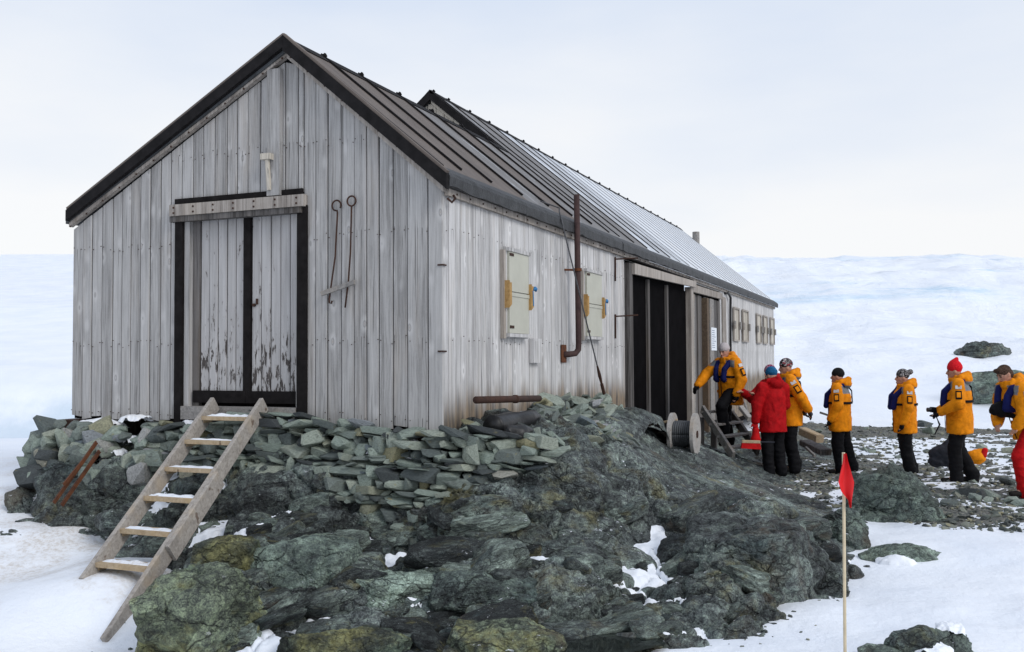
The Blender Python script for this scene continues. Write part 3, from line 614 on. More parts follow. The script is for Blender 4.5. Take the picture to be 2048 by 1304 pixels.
# puddle
pv = [np.append(onZ(a, b, .012)[:2], .012) for a, b in [(1120,1262),(1180,1245),(1260,1250),(1325,1262),(1330,1290),(1240,1310),(1200,1350),(1080,1340),(1060,1300)]]
tag(obj('meltwater_pool', ([tuple(p) for p in pv], [tuple(range(len(pv)))]), M['water']), kind='structure')

# gravel apron where people stand
gx_ = np.arange(1.2, 11, .035); gy_ = np.arange(2.6, 21, .045)
GX, GY = np.meshgrid(gx_, gy_, indexing='ij'); GP = np.stack([GX, GY, 0*GX], -1)
gz = snwf(np.clip(GX, -16, 16), np.clip(GY, -16, 24)); _, ge, gc = cells(GP*9); _, ge2, gc2 = cells(GP*3.1+3)
edge = ss(GY-(3.9-.42*(GX-4.2))+.5*fbm(GP*.9, 3), -.1, .7)*(1-ss(GX, 10, 11))*(1-ss(GY, 18.5, 20.5))
gz = gz+.045*fbm(GP*.55, 3)+.022*gc+.03*gc2+.03*fbm(GP*.8+9, 3)+.008-(1-edge)*.17-.012*ss(GY, 9, 13)
i_g = np.arange(GX.size).reshape(GX.shape)
tag(link('gravel_ground', fastmesh('gravel_ground', np.stack([GX, GY, gz], -1).reshape(-1, 3), np.stack([i_g[:-1, :-1], i_g[1:, :-1], i_g[1:, 1:], i_g[:-1, 1:]], -1).reshape(-1, 4)), M['gravel']), kind='structure')
def grav_at(x, y):
    i = int((x-1.2)/.035); j = int((y-2.6)/.045); g = -9
    if 0 <= i < len(gx_) and 0 <= j < len(gy_): g = float(gz[i, j])
    return max(g, float(snow_at(x, y)))

# ------------------------------------------------------------------ loose stones and boulders
def hull(n, seed, sq=.6):
    rr = random.Random(seed); bm = bmesh.new()
    for _ in range(n):
        v = Vector((rr.gauss(0,1), rr.gauss(0,1), rr.gauss(0,1))).normalized(); m = max(abs(c) for c in v)
        v = v.lerp(v/m, sq); bm.verts.new(v*.5*rr.uniform(.86, 1.06))
    res = bmesh.ops.convex_hull(bm, input=bm.verts); bmesh.ops.delete(bm, geom=[g for g in res['geom_interior'] if isinstance(g, bmesh.types.BMVert)], context='VERTS')
    bmesh.ops.recalc_face_normals(bm, faces=bm.faces); me = bpy.data.meshes.new('stone'); bm.to_mesh(me); bm.free(); return me
def block(seed):
    """split slab: a box with unevenly broken edges"""
    rr = random.Random(seed); bm = bmesh.new()
    jit = lambda a: rr.uniform(-a, a)
    for sx in (-1, 1):
        for sy in (-1, 1):
            for sz in (-1, 1):
                c = Vector((sx*.5+jit(.20), sy*.5+jit(.14), sz*.5+jit(.17))); big = rr.random() < .5
                for ax in range(3):
                    v = c.copy(); v[ax] -= (sx, sy, sz)[ax]*rr.uniform(.03, .42 if big else .18); bm.verts.new(v)
    res = bmesh.ops.convex_hull(bm, input=bm.verts); bmesh.ops.delete(bm, geom=[g for g in res['geom_interior'] if isinstance(g, bmesh.types.BMVert)], context='VERTS')
    bmesh.ops.recalc_face_normals(bm, faces=bm.faces); me = bpy.data.meshes.new('stone'); bm.to_mesh(me); bm.free(); return me
SLAB = [block(100+i) for i in range(18)]; ROUND = [hull(26, 200+i, .55) for i in range(8)]
for me in SLAB+ROUND: me.materials.append(M['stone'])
def put_stone(name, me, loc, size, rot, parent): return link(name, me, None, parent, Matrix.LocRotScale(Vector(loc), Euler(rot), Vector(size)))
sw = empty('dry_stone_wall', (-2.3, -.3, .8), 'dry stone footing of greenish slabs packed under the gable wall', 'stone wall')
def wall_bottom(x):
    return float(np.interp(x, [-5.3,-4.7,-3.6,-3.0,-2.2,-1.6,-1.0,-.7,-.2,.15,.5,.8], [.85,.82,.82,.92,.90,.78,.74,.56,.54,.66,.80,1.0]))
def wall_top(x): return float(np.interp(x, [-4.9,-4.6,-3.2,-2.9,-2.2,-1.9,-1.4,-1.0,-.4,0,.3,.8], [1.28,1.38,1.40,1.36,1.42,1.54,1.47,1.44,1.40,1.40,1.38,1.26]))
z = 1.50; zc = 1.5
while zc > .55:
    hh = R.choice([R.uniform(.025,.045), R.uniform(.04,.065), R.uniform(.05,.085), R.uniform(.08,.125)]); x = -3.45+R.uniform(0, .2)
    while x < .85:
        w = R.choice([R.uniform(.06,.13), R.uniform(.10,.19), R.uniform(.15,.28)])
        xc = x+w/2; zm = zc-hh/2
        if wall_bottom(xc)+R.uniform(-.08,.1) < zm < wall_top(xc)-.01:
            dep = 1.42-zm; yf = -.16-.30*max(dep, 0)-.05*R.random()
            if xc > .1: yf += (xc-.1)*.55
            grow = R.choice([.8,.95,1.05,1.15,1.4]) if R.random() < .92 else 1.8
            put_stone('stone', R.choice(SLAB+ROUND+ROUND), (xc, yf+.10+R.uniform(-.03,.03), zm+R.uniform(-.02,.02)), (w*R.uniform(.9,1.25), R.uniform(.16,.30), hh*grow), (R.uniform(-.3,.15), R.gauss(0,.13), R.uniform(-.55,.55)), sw)
        x += w
    zc -= hh
# rounder stones at the left end
for k in range(100):
    x = R.uniform(-4.95, -3.05); zt = wall_top(x); zm = R.uniform(wall_bottom(x)-.08, zt-.03); s = R.uniform(.11, .27)
    yf = -.14-.42*(1.4-zm)-R.uniform(0,.06)
    if x < -4.55: yf += .45*(-4.55-x)
    put_stone('stone', R.choice(ROUND+SLAB[:5]), (x, yf, zm), (s, s*R.uniform(.7,1), s*R.uniform(.5,.85)), (R.uniform(-.4,.4), R.uniform(-.5,.5), R.uniform(0,6)), sw)
# rubble heap against the long wall
rh = empty('rubble_heap', (.6, 4.6, 1.3), 'heap of broken green slabs lying against the long side wall', 'rubble')
for k in range(230):
    px = R.uniform(905, 1262); py = R.uniform(795, 885)
    if px < 1040 and py < 835+R.random()*20: continue
    top = float(np.interp(px, [900,1040,1090,1160,1225,1262], [850,838,800,795,797,835]))
    if py < top: continue
    Dd = float(np.interp(px, [900,1040,1100,1200,1262], [9.0,10.0,11.6,12.6,13.2]))-.028*(py-top)*1.0*(1 if px > 1040 else .35)
    p = at(px, py, Dd); s = R.uniform(.09, .23)*(1.1 if px > 1040 else .8)
    if p[0] < .12: p = onX(px, py, .14)
    put_stone('stone', R.choice(SLAB+ROUND[:2]), p, (s*R.uniform(.9,1.4), s*R.uniform(.6,1), s*R.uniform(.16,.36)), (R.uniform(-.7,.7), R.uniform(-.6,.6), R.uniform(0,6)), rh)
# rubble core so that no gap shows under the slabs
def heightblob(name, c, rad, mat, amp=.08, seed=1, n=48, parent=None, kind=None):
    us = np.linspace(-1, 1, n); U, V = np.meshgrid(us, us, indexing='ij'); r2 = U*U+V*V
    x = c[0]+U*rad[0]; y = c[1]+V*rad[1]; z = c[2]+rad[2]*np.where(r2 < 1, 1-r2, 4*(1-r2)); P = np.stack([x, y, z], -1); P[..., 2] += rockdisp(P, amp, 2.5, seed)
    i = np.arange(n*n).reshape(n, n); F = np.stack([i[:-1, :-1], i[1:, :-1], i[1:, 1:], i[:-1, 1:]], -1).reshape(-1, 4)
    return link(name, fastmesh(name, P.reshape(-1, 3), F), mat, parent)
heightblob('core', (.38, 4.1, 1.17), (.55, 1.5, .20), M['rock'], .05, 4, 70, rh)

def boulder(name, label, px, py, D, size, rot=0, mat='boulder', seed=1, sub=5, amp=.16, sc=None, group=None, flat=.35, tilt=0, cat='boulder', sq=0.):
    p = at(px, py, D) if D else px
    bm = bmesh.new(); bmesh.ops.create_icosphere(bm, subdivisions=sub, radius=1.); V = np.array([v.co[:] for v in bm.verts]); F = np.array([[v.index for v in f.verts] for f in bm.faces]); bm.free()
    rr = np.random.RandomState(seed)
    if sq: V = V*(1-sq)+sq*V/np.abs(V).max(axis=1)[:, None]
    D_ = np.ones(len(V))
    for _ in range(16):                       # chop with random planes for flat faces
        g = rr.normal(size=3); g /= np.linalg.norm(g); k = rr.uniform(.62, .95)*(1+.35*sq); dd = V@g
        D_ = np.minimum(D_, np.where(dd > k, k/np.maximum(dd, 1e-6), 1.))
    V = V*D_[:, None]; S = np.array(size, float)/2
    W = V*S; N = V/S; N /= np.linalg.norm(N, axis=1)[:, None]
    W = W+N*rockdisp(W*1.0+seed*3.1, amp*min(S)*1.0, sc or (.9/max(min(S), .12)), seed)[:, None]
    me = fastmesh(name, W, F, False)
    o = link(name, me, M[mat], None, Matrix.LocRotScale(Vector(p), Euler((tilt, 0, rot)), None))
    return tag(o, label, cat, group)
boulder('boulder', 'big lichen-streaked green boulder beside the foot of the wooden ladder', 385, 1245, 7.05, (.86,.75,.85), .5, 'lichenrock', 3, 6, .19, sq=.45)
boulder('boulder', 'upright yellow-green rock slab behind the ladder boulder', 455, 1150, 7.75, (.52,.45,.58), .45, 'lichenrock', 5, 6, .12, sq=.75)
boulder('boulder', 'blocky green rock with vertical faces left of the ledge', 612, 1165, 7.75, (.85,.6,.62), .45, 'boulder', 8, 6, .12, sq=.7)
boulder('boulder', 'angular green ledge block right of the vertical-faced rock', 775, 1195, 7.55, (.80,.55,.36), .3, 'boulder', 41, 6, .13, sq=.65)
boulder('boulder', 'long flat ledge block above the pool', 1000, 1195, 7.45, (1.05,.5,.36), .45, 'boulder', 42, 6, .13, sq=.6)
boulder('boulder', 'low lichen-covered rock at the bottom edge beside the pool', 1010, 1300, 6.75, (.8,.5,.36), .4, 'lichenrock', 9, 6, .13, sq=.5)
boulder('boulder', 'flat pale-green rock at the bottom edge left of the pool', 700, 1300, 6.75, (1.0,.5,.30), .4, 'lichenrock', 12, 6, .13, sq=.5)
boulder('boulder', 'massive dark rounded boulder at the right end of the outcrop', 1490, 1150, 8.3, (1.25,1.2,1.10), .55, 'rock', 21, 6, .11)
boulder('boulder', 'dark rock on the snow directly behind the flag pole', 1688, 1068, 10.2, (.56,.5,.52), .2, 'boulder', 14, 6, .13)
boulder('boulder', 'large fractured green outcrop rock behind the red flag', 1775, 1010, 11.6, (1.12,.8,.78), .5, 'boulder', 15, 6, .16, sq=.4)
boulder('boulder', 'slanting dark rock at the right foot of the fractured outcrop rock', 1858, 1040, 11.4, (.50,.42,.34), .1, 'boulder', 16, 5, .14)
boulder('boulder', 'rounded green rock top between the flag and the fractured outcrop rock', 1722, 975, 12.3, (.6,.5,.4), .7, 'boulder', 17, 5, .14)
boulder('boulder', 'long low slab of dark rock lying on the snow with a white patch', 1808, 1112, 9.6, (.86,.55,.32), .35, 'boulder', 18, 6, .12)
boulder('boulder', 'dark jagged rock on the snow in the bottom right corner', 1862, 1305, 6.35, (.62,.45,.34), .3, 'boulder', 19, 6, .14)
boulder('boulder', 'low jagged rock left of the bottom right corner rock', 1770, 1318, 6.3, (.40,.3,.20), .3, 'boulder', 20, 5, .14)
boulder('boulder', 'long black rock streak showing through the glacier snow', 1968, 704, 37.5, (2.5,1.2,.75), .4, 'rock', 31, 5, .16)
boulder('boulder', 'big dark green rock below the glacier behind the red-hatted person', 1998, 776, 30.5, (2.7,1.9,1.35), .4, 'boulder', 32, 5, .12)
boulder('boulder', 'dark rock at the left end of the stone footing above the snow', 110, 925, 10.75, (.7,.6,.45), .4, 'boulder', 33, 5, .13)
boulder('boulder', 'low dark rock emerging from snow left of the ladder', 270, 1035, 9.3, (.85,.5,.30), .4, 'rock', 34, 5, .13)
def blockmesh(seed):
    bm = bmesh.new(); bmesh.ops.create_icosphere(bm, subdivisions=4, radius=1.); V = np.array([v.co[:] for v in bm.verts]); F = np.array([[v.index for v in f.verts] for f in bm.faces]); bm.free(); rr = np.random.RandomState(seed)
    V = .35*V+.65*V/np.abs(V).max(axis=1)[:, None]; D_ = np.ones(len(V))
    for _ in range(9):
        g = rr.normal(size=3); g /= np.linalg.norm(g); k = rr.uniform(.70, 1.15); dd = V@g; D_ = np.minimum(D_, np.where(dd > k, k/np.maximum(dd, 1e-6), 1.))
    V = V*D_[:, None]*.5; N = V/np.linalg.norm(V, axis=1)[:, None]; V = V+N*rockdisp(V*1.2+seed, .035, 2.2, seed)[:, None]
    me = fastmesh('block', V, F, False); me.materials.append(M['blockrock']); return me
M['blockrock'] = rock('bedrock_block', (.025,.029,.030), (.088,.103,.099), (.180,.22,.19), (.30,.275,.115), .53, perobj=True)
BLK = [blockmesh(60+i) for i in range(10)]; bedo = bpy.data.objects['bedrock']; nb = 0
while nb < 230:
    px = R.uniform(330, 1660); py = R.uniform(985, 1298)
    if 1040 < px < 1330 and py < 1120 and R.random() < .85: continue
    if px > 1380 and py > 1060 and R.random() < .75: continue
    p = hit(px, py)
    if bed_at(p[0], p[1]) < float(snow_at(p[0], p[1]))+.03 or p[1] > 2: continue
    s = R.choice([R.uniform(.10,.2), R.uniform(.16,.34), R.uniform(.28,.55)])
    link('block', R.choice(BLK), None, bedo, Matrix.LocRotScale(Vector((p[0], p[1]+s*.12, p[2]-s*R.uniform(.0,.18))), Euler((R.gauss(.22,.14), R.gauss(-.12,.14), R.gauss(.5,.35))), Vector((s*R.uniform(.9,1.5), s*R.uniform(.6,1), s*R.uniform(.35,.75))))); nb += 1
# small rocks about the gravel
NTH = ['leftmost','second','third','fourth','fifth','sixth','seventh','eighth','ninth','tenth','eleventh','twelfth','thirteenth','fourteenth']
for row, (ya, yb, n, big) in {'along the far edge of the gravel': (846,872,10,1.5), 'on the gravel between the feet of the queue': (890,940,12,1.0), 'on the near gravel in front of the queue': (960,1015,11,1.0)}.items():
    xs = sorted(R.uniform(1570 if ya < 950 else 1890, 2040) for _ in range(n))
    for q, px in enumerate(xs):
        p = onZ(px, R.uniform(ya, yb), .15); s = R.uniform(.10, .27)*big; x, y = p[0], p[1]; zz = grav_at(x, y)
        o = link('rock', R.choice(ROUND+SLAB[:6]), None, None, Matrix.LocRotScale(Vector((x, y, zz+s*.1)), Euler((R.uniform(-.3,.3), R.uniform(-.3,.3), R.uniform(0,6))), Vector((s, s*R.uniform(.6,1), s*R.uniform(.35,.6)))))
        tag(o, 'small angular rock %s, %s%s' % (row, NTH[q], ' of its row' if q == 0 else ' from the left'), 'rock', 'small rocks on the gravel')
# pebbles
def pebbles(name, pts, label):
    var = []
    for i in range(8):
        me = hull(12, 400+i, .5); v = np.array([x.co[:] for x in me.vertices]); bm = bmesh.new(); bm.from_mesh(me); bmesh.ops.triangulate(bm, faces=bm.faces); f = np.array([[q.index for q in t.verts] for t in bm.faces]); bm.free(); var.append((v, f))
    VV = []; FF = []; n = 0; rr = np.random.RandomState(3)
    for x, y, zz, s in pts:
        v, f = var[rr.randint(8)]; E_ = np.array(Euler(tuple(rr.uniform(-.5, .5, 2))+(rr.uniform(0, 6),)).to_matrix())
        w = (v*np.array([s, s*rr.uniform(.6, 1), s*rr.uniform(.3, .6)]))@E_.T+np.array([x, y, zz]); VV.append(w); FF.append(f+n); n += len(v)
    return tag(link(name, fastmesh(name, np.concatenate(VV), np.concatenate(FF), False), M['pebble']), label, 'pebbles', kind='stuff')
T_ = NT('pebble_stone'); cn = T_.vor(9, out='Color'); M['pebble'] = T_.done(T_.ramp(T_.sep(cn)[0], [(0,(.04,.044,.042)),(.5,(.10,.115,.10)),(.8,(.19,.20,.165)),(1,(.26,.24,.15))]), .75, T_.bump(T_.noise(60, 4, .6), .5, .006))
pts = []
for k in range(5200):
    px = R.uniform(1440, 2090); py = R.uniform(846, 1062); p = onZ(px, py, .15)
    if edge[min(max(int((p[0]-1.2)/.035), 0), len(gx_)-1), min(max(int((p[1]-2.6)/.045), 0), len(gy_)-1)] < .35: continue
    x, y = p[0], p[1]; s = R.choice([.03,.045,.06,.09,.13])*R.uniform(.7,1.2); pts.append((x, y, grav_at(x, y)+.004, s))
for k in range(900):
    px = R.uniform(560, 1640); py = R.uniform(1060, 1300); p = hit(px, py) if k < 260 else None
    if p is None: continue
    pts.append((p[0], p[1], p[2]+.004, R.uniform(.02,.06)))
pebbles('pebble', pts, 'grey and olive pebbles scattered over the gravel and rock ledges')

# ------------------------------------------------------------------ the hut
ZB = 1.41
hut = empty('hut', (-2.3, 0, ZB), 'long weathered grey wooden hut with dark felt roof standing on rock', 'hut')
def part(name, mb, mat, parent=None, smooth=False): return mb.build(name, M[mat], parent or hut, smooth)
def ztop_gable(x): return ZB+(2.06+.5435*(x+4.58) if x < -1.70 else 3.625-.838*(x+1.70))
# walls: backing sheets carry the boards
gw = part('gable_wall', MB().box((-4.56,.03,ZB-.02),(-3.03,.07,ZB+2.0)).box((-1.58,.03,ZB-.02),(-.03,.07,ZB+2.0)).prism([(-4.56,.03,ZB+2.001),(-3.03,.03,ZB+2.001),(-3.03,.03,ZB+2.2),(-1.58,.03,ZB+2.2),(-1.58,.03,ZB+2.001),(-.03,.03,ZB+2.001),(-.03,.03,ZB+2.15),(-1.7,.03,ZB+3.58),(-4.56,.03,ZB+2.03)], (0,.04,0)), 'void')
swl = part('side_wall', MB().box((-.07,.08,ZB-.9),(-.03,5.95,ZB+2.18)).box((-.07,13.75,ZB-.95),(-.03,22.68,ZB+2.18)).box((-.07,5.95,ZB+2.06),(-.03,13.75,ZB+2.18)), 'void')
part('left_wall', MB().box((-4.6,.09,ZB-.5),(-4.52,5.4,ZB+2.0)).box((-5.86,5.42,ZB-.6),(-5.78,22.65,ZB+2.15)).box((-5.78,22.62,ZB-.9),(-.09,22.68,ZB+2.1)).box((-5.78,5.43,ZB-.6),(-4.6,5.48,ZB+2.1)), 'gable')
def boardx(x0, x1, z0, zt0, zt1, y, th, parent, mat, name='board'):
    g = .005; c = .005; v = []
    g0, g1 = g+R.uniform(-.002,.004), g+R.uniform(-.002,.004)
    prof = [(x0+g, y+th), (x0+g, y+c), (x0+g+c, y), (x1-g-c, y), (x1-g, y+c), (x1-g, y+th)]; cut = R.uniform(-.012,.012); lean = R.uniform(-.004,.004)
    for zz in (None, 1):
        for (x, yy) in prof: v.append((x+(lean if zz else 0), yy+(0 if zz else R.uniform(0,.0015)), z0+cut*((x-x0)/(x1-x0)-.5)*2 if zz is None else zt0+(zt1-zt0)*(x-x0)/(x1-x0)))
    f = [tuple(range(6)), tuple(range(6, 12))[::-1]]+[(i, 6+i, 6+(i+1) % 6, (i+1) % 6) for i in range(6)]
    return obj(name, (v, f), M[mat], parent)
def boardy(y0, y1, z0, z1, x, th, parent, mat, name='board'):
    g = .004; c = .004; v = []
    prof = [(y0+g, x-th), (y0+g, x-c), (y0+g+c, x), (y1-g-c, x), (y1-g, x-c), (y1-g, x-th)]
    for zz in (z0, z1):
        for (yy, xx) in prof: v.append((xx, yy, zz))
    f = [tuple(range(6))[::-1], tuple(range(6, 12))]+[(i, (i+1) % 6, 6+(i+1) % 6, 6+i) for i in range(6)]
    return obj(name, (v, f), M[mat], parent)
x = -4.58; nails = MB()
def nail_g(x, z):
    nails.tube([(x, .004, z), (x, -.008, z)], .0045, 5)
while x < -.17:
    w = R.uniform(.128, .158); x1 = x+w
    if x1 > -.24: x1 = -.155
    for cut in (-3.06, -1.54):
        if x < cut-.01 < x1+.05: x1 = cut if cut-x < .19 else x+w*.6
    inn = (x > -3.07 and x < -1.55)
    z0 = ZB+2.27 if inn else ZB+float(np.interp(x, [-4.6,-3.2,-1.4,0],[.0,-.01,-.03,-.06]))+R.choice([R.uniform(-.02,.012), R.uniform(-.045,.03)])
    zt = ztop_gable(min(x, -1.7) if x < -1.7 else x), ztop_gable(x1)
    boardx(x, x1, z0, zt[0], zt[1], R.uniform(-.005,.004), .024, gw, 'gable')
    for rz in ROWS+(ZB+.07, ZB+2.75):
        if rz > z0 and rz < min(zt)-.05:
            for xn in (x+.02, x1-.02): nail_g(xn+R.uniform(-.012,.012), rz+R.uniform(-.05,.03))
    x = x1
boardx(-.155, .0, ZB-.05, ztop_gable(-.155), ztop_gable(0), -.006, .026, gw, 'gable')
y = .012
def side_base(y): return ZB+float(np.interp(y, [0,5,7,10,14,22.7], [-.06,-.12,-.4,-.85,-.85,-.75]))
k = 0
while y < 22.66:
    w = R.uniform(.105,.132); y1 = min(y+w, 22.70)
    if y1 > 22.6: y1 = 22.70
    a = side_base(y)
    if y < 6.06 < y1: y1 = 6.06
    if y < 13.74 < y1+.0 : y1 = 13.76
    if 6.05 <= y < 13.74: a = ZB+2.10
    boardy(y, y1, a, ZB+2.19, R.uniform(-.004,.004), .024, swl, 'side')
    if y < 14:
        for rz in ROWS:
            zn = rz+R.uniform(-.04,.03)
            if rz > a and R.random() < .7: nails.tube([(-.004, (y+y1)/2+R.uniform(-.02,.02), zn), (.007, (y+y1)/2, zn)], .004, 5)
    y = y1; k += 1
tag(part('nail', nails, 'rust'), kind='stuff')
for zz in (.67, 1.47):
    part('iron_strap', MB().box((-.05,-.016,ZB+zz),(.012,-.0075,ZB+zz+.014)).box((.0055,-.0074,ZB+zz),(.012,.05,ZB+zz+.014)), 'rust')
part('foundation_timber', MB().box((-.35,-.03,ZB-.16),(.03,.25,ZB-.065)), 'rust')
part('foundation_timber', MB().box((-4.72,-.08,ZB-.17),(-4.3,.2,ZB-.035)), 'rust')
# roof
E0 = .09; ZE = ZB+2.31; SL = .832
def zr(x): return ZE+SL*(E0-x)
R1X, R2X = -1.70, -2.92; Y2 = 5.42; YE = 22.86
zl1 = zr(R1X); zl2 = zr(R2X)
roof = part('roof', MB()
  .prism([(E0,-.085,ZE-.02),(R1X,-.085,zl1-.02),(-4.60,-.085,ZB+2.22),(-4.60,-.085,ZB+2.12),(R1X,-.085,zl1-.14),(E0-.03,-.085,ZE-.115)], (0,Y2+.085,0))
  .prism([(E0,Y2+.001,ZE-.02),(R2X,Y2+.001,zl2-.02),(-5.93,Y2+.001,ZE-.02),(-5.9,Y2+.001,ZE-.12),(R2X,Y2+.001,zl2-.14),(E0-.03,Y2+.001,ZE-.115)], (0,YE-Y2-.001,0)), 'greyfelt')
bat1 = [-.02,.59,1.33,2.2,3.06,3.94,4.77]; bat2 = [5.47]+[6.0+.815*i for i in range(21)]
nrm = np.array([SL, 0, 1.])/math.hypot(SL, 1)
def slab(y0, y1, xr, name, mat):
    n = nrm*.016; a = np.array([E0-.02, 0, zr(E0-.02)])-nrm*.014; b = np.array([xr, 0, zr(xr)])-nrm*.014
    v = []
    for p in (a, b):
        for yy in (y0, y1):
            for q in (0, 1): v.append(p+np.array([0, yy, 0])+n*q)
    obj(name, (v, [(0,2,3,1),(4,5,7,6),(0,1,5,4),(2,6,7,3),(1,3,7,5),(0,4,6,2)]), M[mat], roof)
def batten(y, xr, mat='tarfelt', lo=-.06, w=.03, h=.017):
    a = np.array([lo, y, zr(lo)])+nrm*(h/2+.001); b = np.array([xr-.035, y, zr(xr-.035)])+nrm*(h/2+.001)
    MB().beam(a, b, w, h, up=nrm).build('batten', M[mat], roof)
bounds = [-.085]+bat1[1:]+[Y2]
for i in range(len(bounds)-1): slab(bounds[i]+.002, bounds[i+1]-.002, R1X, 'roof_panel', 'felt' if i in (0,1,2,4) else 'feltwet')
for i, yy in enumerate(bat1): batten(yy, R1X, 'tarfelt', lo=-.10 if i else .0, h=.024)
bounds = [Y2+.004]+bat2+[YE]
for i in range(len(bounds)-1): slab(bounds[i]+.002, bounds[i+1]-.002, R2X, 'roof_panel', 'feltwet' if i < 4 else 'feltfrost' if i < 8 else 'feltsnow')
for i, yy in enumerate(bat2): batten(yy, R2X, 'tarfelt' if i < 6 else 'steelwire', h=.016 if i < 6 else .009)
# left slopes: battens only hinted
for yy in bat1[1:]+bat2:
    xr, zz = (R1X, zl1) if yy < Y2 else (R2X, zl2); xl, zl = (-4.6, ZB+2.24) if yy < Y2 else (-5.9, ZE)
    MB().beam((xl, yy, zl), (xr+.03, yy, zz+.03), .034, .04).build('batten', M['tarfelt'], roof)
def verge(yf, pts, drop, th, mat, name):
    v = [(x, yf, z) for x, z in pts]+[(x, yf, z-drop) for x, z in pts[::-1]]
    part(name, MB().prism(v, (0, th, 0)), mat)
verge(-.135, [(E0+.015, ZE-.012), (R1X, zl1+.012)], .145, .048, 'tarfelt', 'verge_board')
verge(-.136, [(R1X-.001, zl1+.012), (-4.55, ZB+2.262)], .118, .049, 'tarfelt', 'verge_board')
verge(-.062, [(.03, ZE-.10), (R1X, zl1-.128)], .062, .058, 'trimwood', 'verge_trim')
verge(-.063, [(R1X-.001, zl1-.105), (-4.575, ZB+2.150)], .062, .059, 'trimwood', 'verge_trim')
# raised lip along the verge
part('verge_lip', MB().beam((E0+.01,-.10,ZE+.006),(R1X,-.10,zl1+.03), .05, .03).beam((R1X,-.1001,zl1+.03),(-4.55,-.1001,ZB+2.28), .05, .03), 'felt')
part('ridge_cap', MB().prism([(R1X-.10,-.13,zl1-.045),(R1X,-.13,zl1+.02),(R1X+.10,-.13,zl1-.068),(R1X,-.13,zl1-.04)], (0,Y2+.13,0)).prism([(R2X-.10,Y2-.06,zl2-.07),(R2X,Y2-.06,zl2+.02),(R2X+.10,Y2-.06,zl2-.07),(R2X,Y2-.06,zl2-.04)], (0,YE-Y2+.06,0)), 'tarfelt')
g2 = part('rear_gable', MB().prism([(-5.75,Y2+.05,ZB+2.1),(-.2,Y2+.05,ZB+2.1),(R2X,Y2+.05,zl2-.15)], (0,.05,0)), 'void')
xx = -4.5
while xx < -1.35:
    zt = [min(zr(q), zl2-SL*(R2X-q) if q < R2X else 9)-.13 for q in (xx, xx+.15)]
    if min(zt) > ZB+2.7: boardx(xx, xx+.15, ZB+2.6, zt[0], zt[1], Y2+.02, .03, g2, 'palewood')
    xx += .15
verge(Y2-.06, [(-1.60, zr(-1.60)+.005), (R2X, zl2+.012)], .15, .05, 'tarfelt', 'verge_board')
verge(Y2-.061, [(R2X-.001, zl2+.012), (-4.6, zl2+.012-SL*(4.6+R2X))], .15, .051, 'tarfelt', 'verge_board')
verge(Y2-.012, [(-1.62, zr(-1.62)-.13), (R2X, zl2-.13)], .06, .03, 'palewood', 'verge_trim')
# eave
for y0, y1 in [(-.085+i*1.9, min(-.085+(i+1)*1.9, YE)) for i in range(13)]:
    mb = MB(); n = 16
    ys = np.linspace(y0+.002, y1-.002, n); v = []; f = []
    for j, yy in enumerate(ys):
        dz = .012*math.sin(yy*7+1)*R.random()+R.uniform(-.008,.008); dx = R.uniform(-.004,.006)
        v += [(E0-.10, yy, zr(E0-.10)+.006), (E0+.005, yy, ZE+.012), (E0+.026+dx, yy, ZE-.03), (E0+.022+dx, yy, ZE-.125+dz), (E0-.03, yy, ZE-.12)]
    for j in range(n-1):
        for q in range(5): f.append((j*5+q, (j+1)*5+q, (j+1)*5+(q+1) % 5, j*5+(q+1) % 5))
    f += [(0,1,2,3,4), tuple((n-1)*5+q for q in (4,3,2,1,0))]
    mb.add(v, f); part('eave_felt', mb, 'eavefelt')
for i in range(8):
    y0 = .02+i*2.84; part('eave_trim', MB().box((.006, y0+.002, ZB+2.125), (.046, min(y0+2.838, 22.72), ZB+2.192)), 'trimwood')
mb = MB()
for i in range(75):
    yy = .2+i*.3; mb.tube([(.046, yy, ZB+2.158), (.055, yy, ZB+2.158)], .010, 6)
for i in range(13):
    t = i/12; mb.tube([(-1.75-t*2.8,-.063,ZB+3.61-t*1.52),(-1.75-t*2.8,-.072,ZB+3.61-t*1.52)], .010, 6)
for i in range(9):
    t = i/8; mb.tube([(-1.65+t*1.6,-.062,zl1-.19-t*1.6*SL),(-1.65+t*1.6,-.071,zl1-.19-t*1.6*SL)], .010, 6)
tag(part('bolt', mb, 'rust'), kind='stuff')
cy = onX(1389, 480, -2.55)
part('chimney', MB().tube([(-2.35,22.55,zr(-2.35)-.15),(-2.35,22.55,zr(-2.35)+.30)], .11, 14), 'graylumber')
# -------- gable door
gd = part('gable_door', MB().box((-3.02,.10,ZB+.06),(-1.58,.13,ZB+2.12)), 'void')
def planks(x0, x1, n, y, z0, z1):
    for i in range(n): boardx(x0+(x1-x0)*i/n, x0+(x1-x0)*(i+1)/n, z0, z1, z1, y+R.uniform(-.003,.003), .02, gd, 'doorpaint', 'door_plank')
planks(-2.865, -2.30, 5, .07, ZB+.20, ZB+2.09); planks(-2.215, -1.625, 5, .07, ZB+.20, ZB+2.09)
obj('centre_strip', MB().box((-2.30,.045,ZB+.185),(-2.215,.095,ZB+2.085)).__dict__.values() and (lambda m: (m.v, m.f))(MB().box((-2.30,.045,ZB+.185),(-2.215,.095,ZB+2.085))), M['tar'], gd)
MB().box((-2.93,.035,ZB+.17),(-2.262,.09,ZB+.295)).build('bottom_rail', M['tar'], gd)
MB().box((-2.259,.036,ZB+.17),(-1.60,.09,ZB+.293)).build('bottom_rail', M['tar'], gd)
MB().box((-2.15,.052,ZB+1.17),(-2.13,.066,ZB+1.23)).build('lock_plate', M['rust'], gd)
MB().tube([(-2.175,.066,ZB+1.165),(-2.175,.045,ZB+1.165)], .017, 10).build('keyhole', M['rust'], gd)
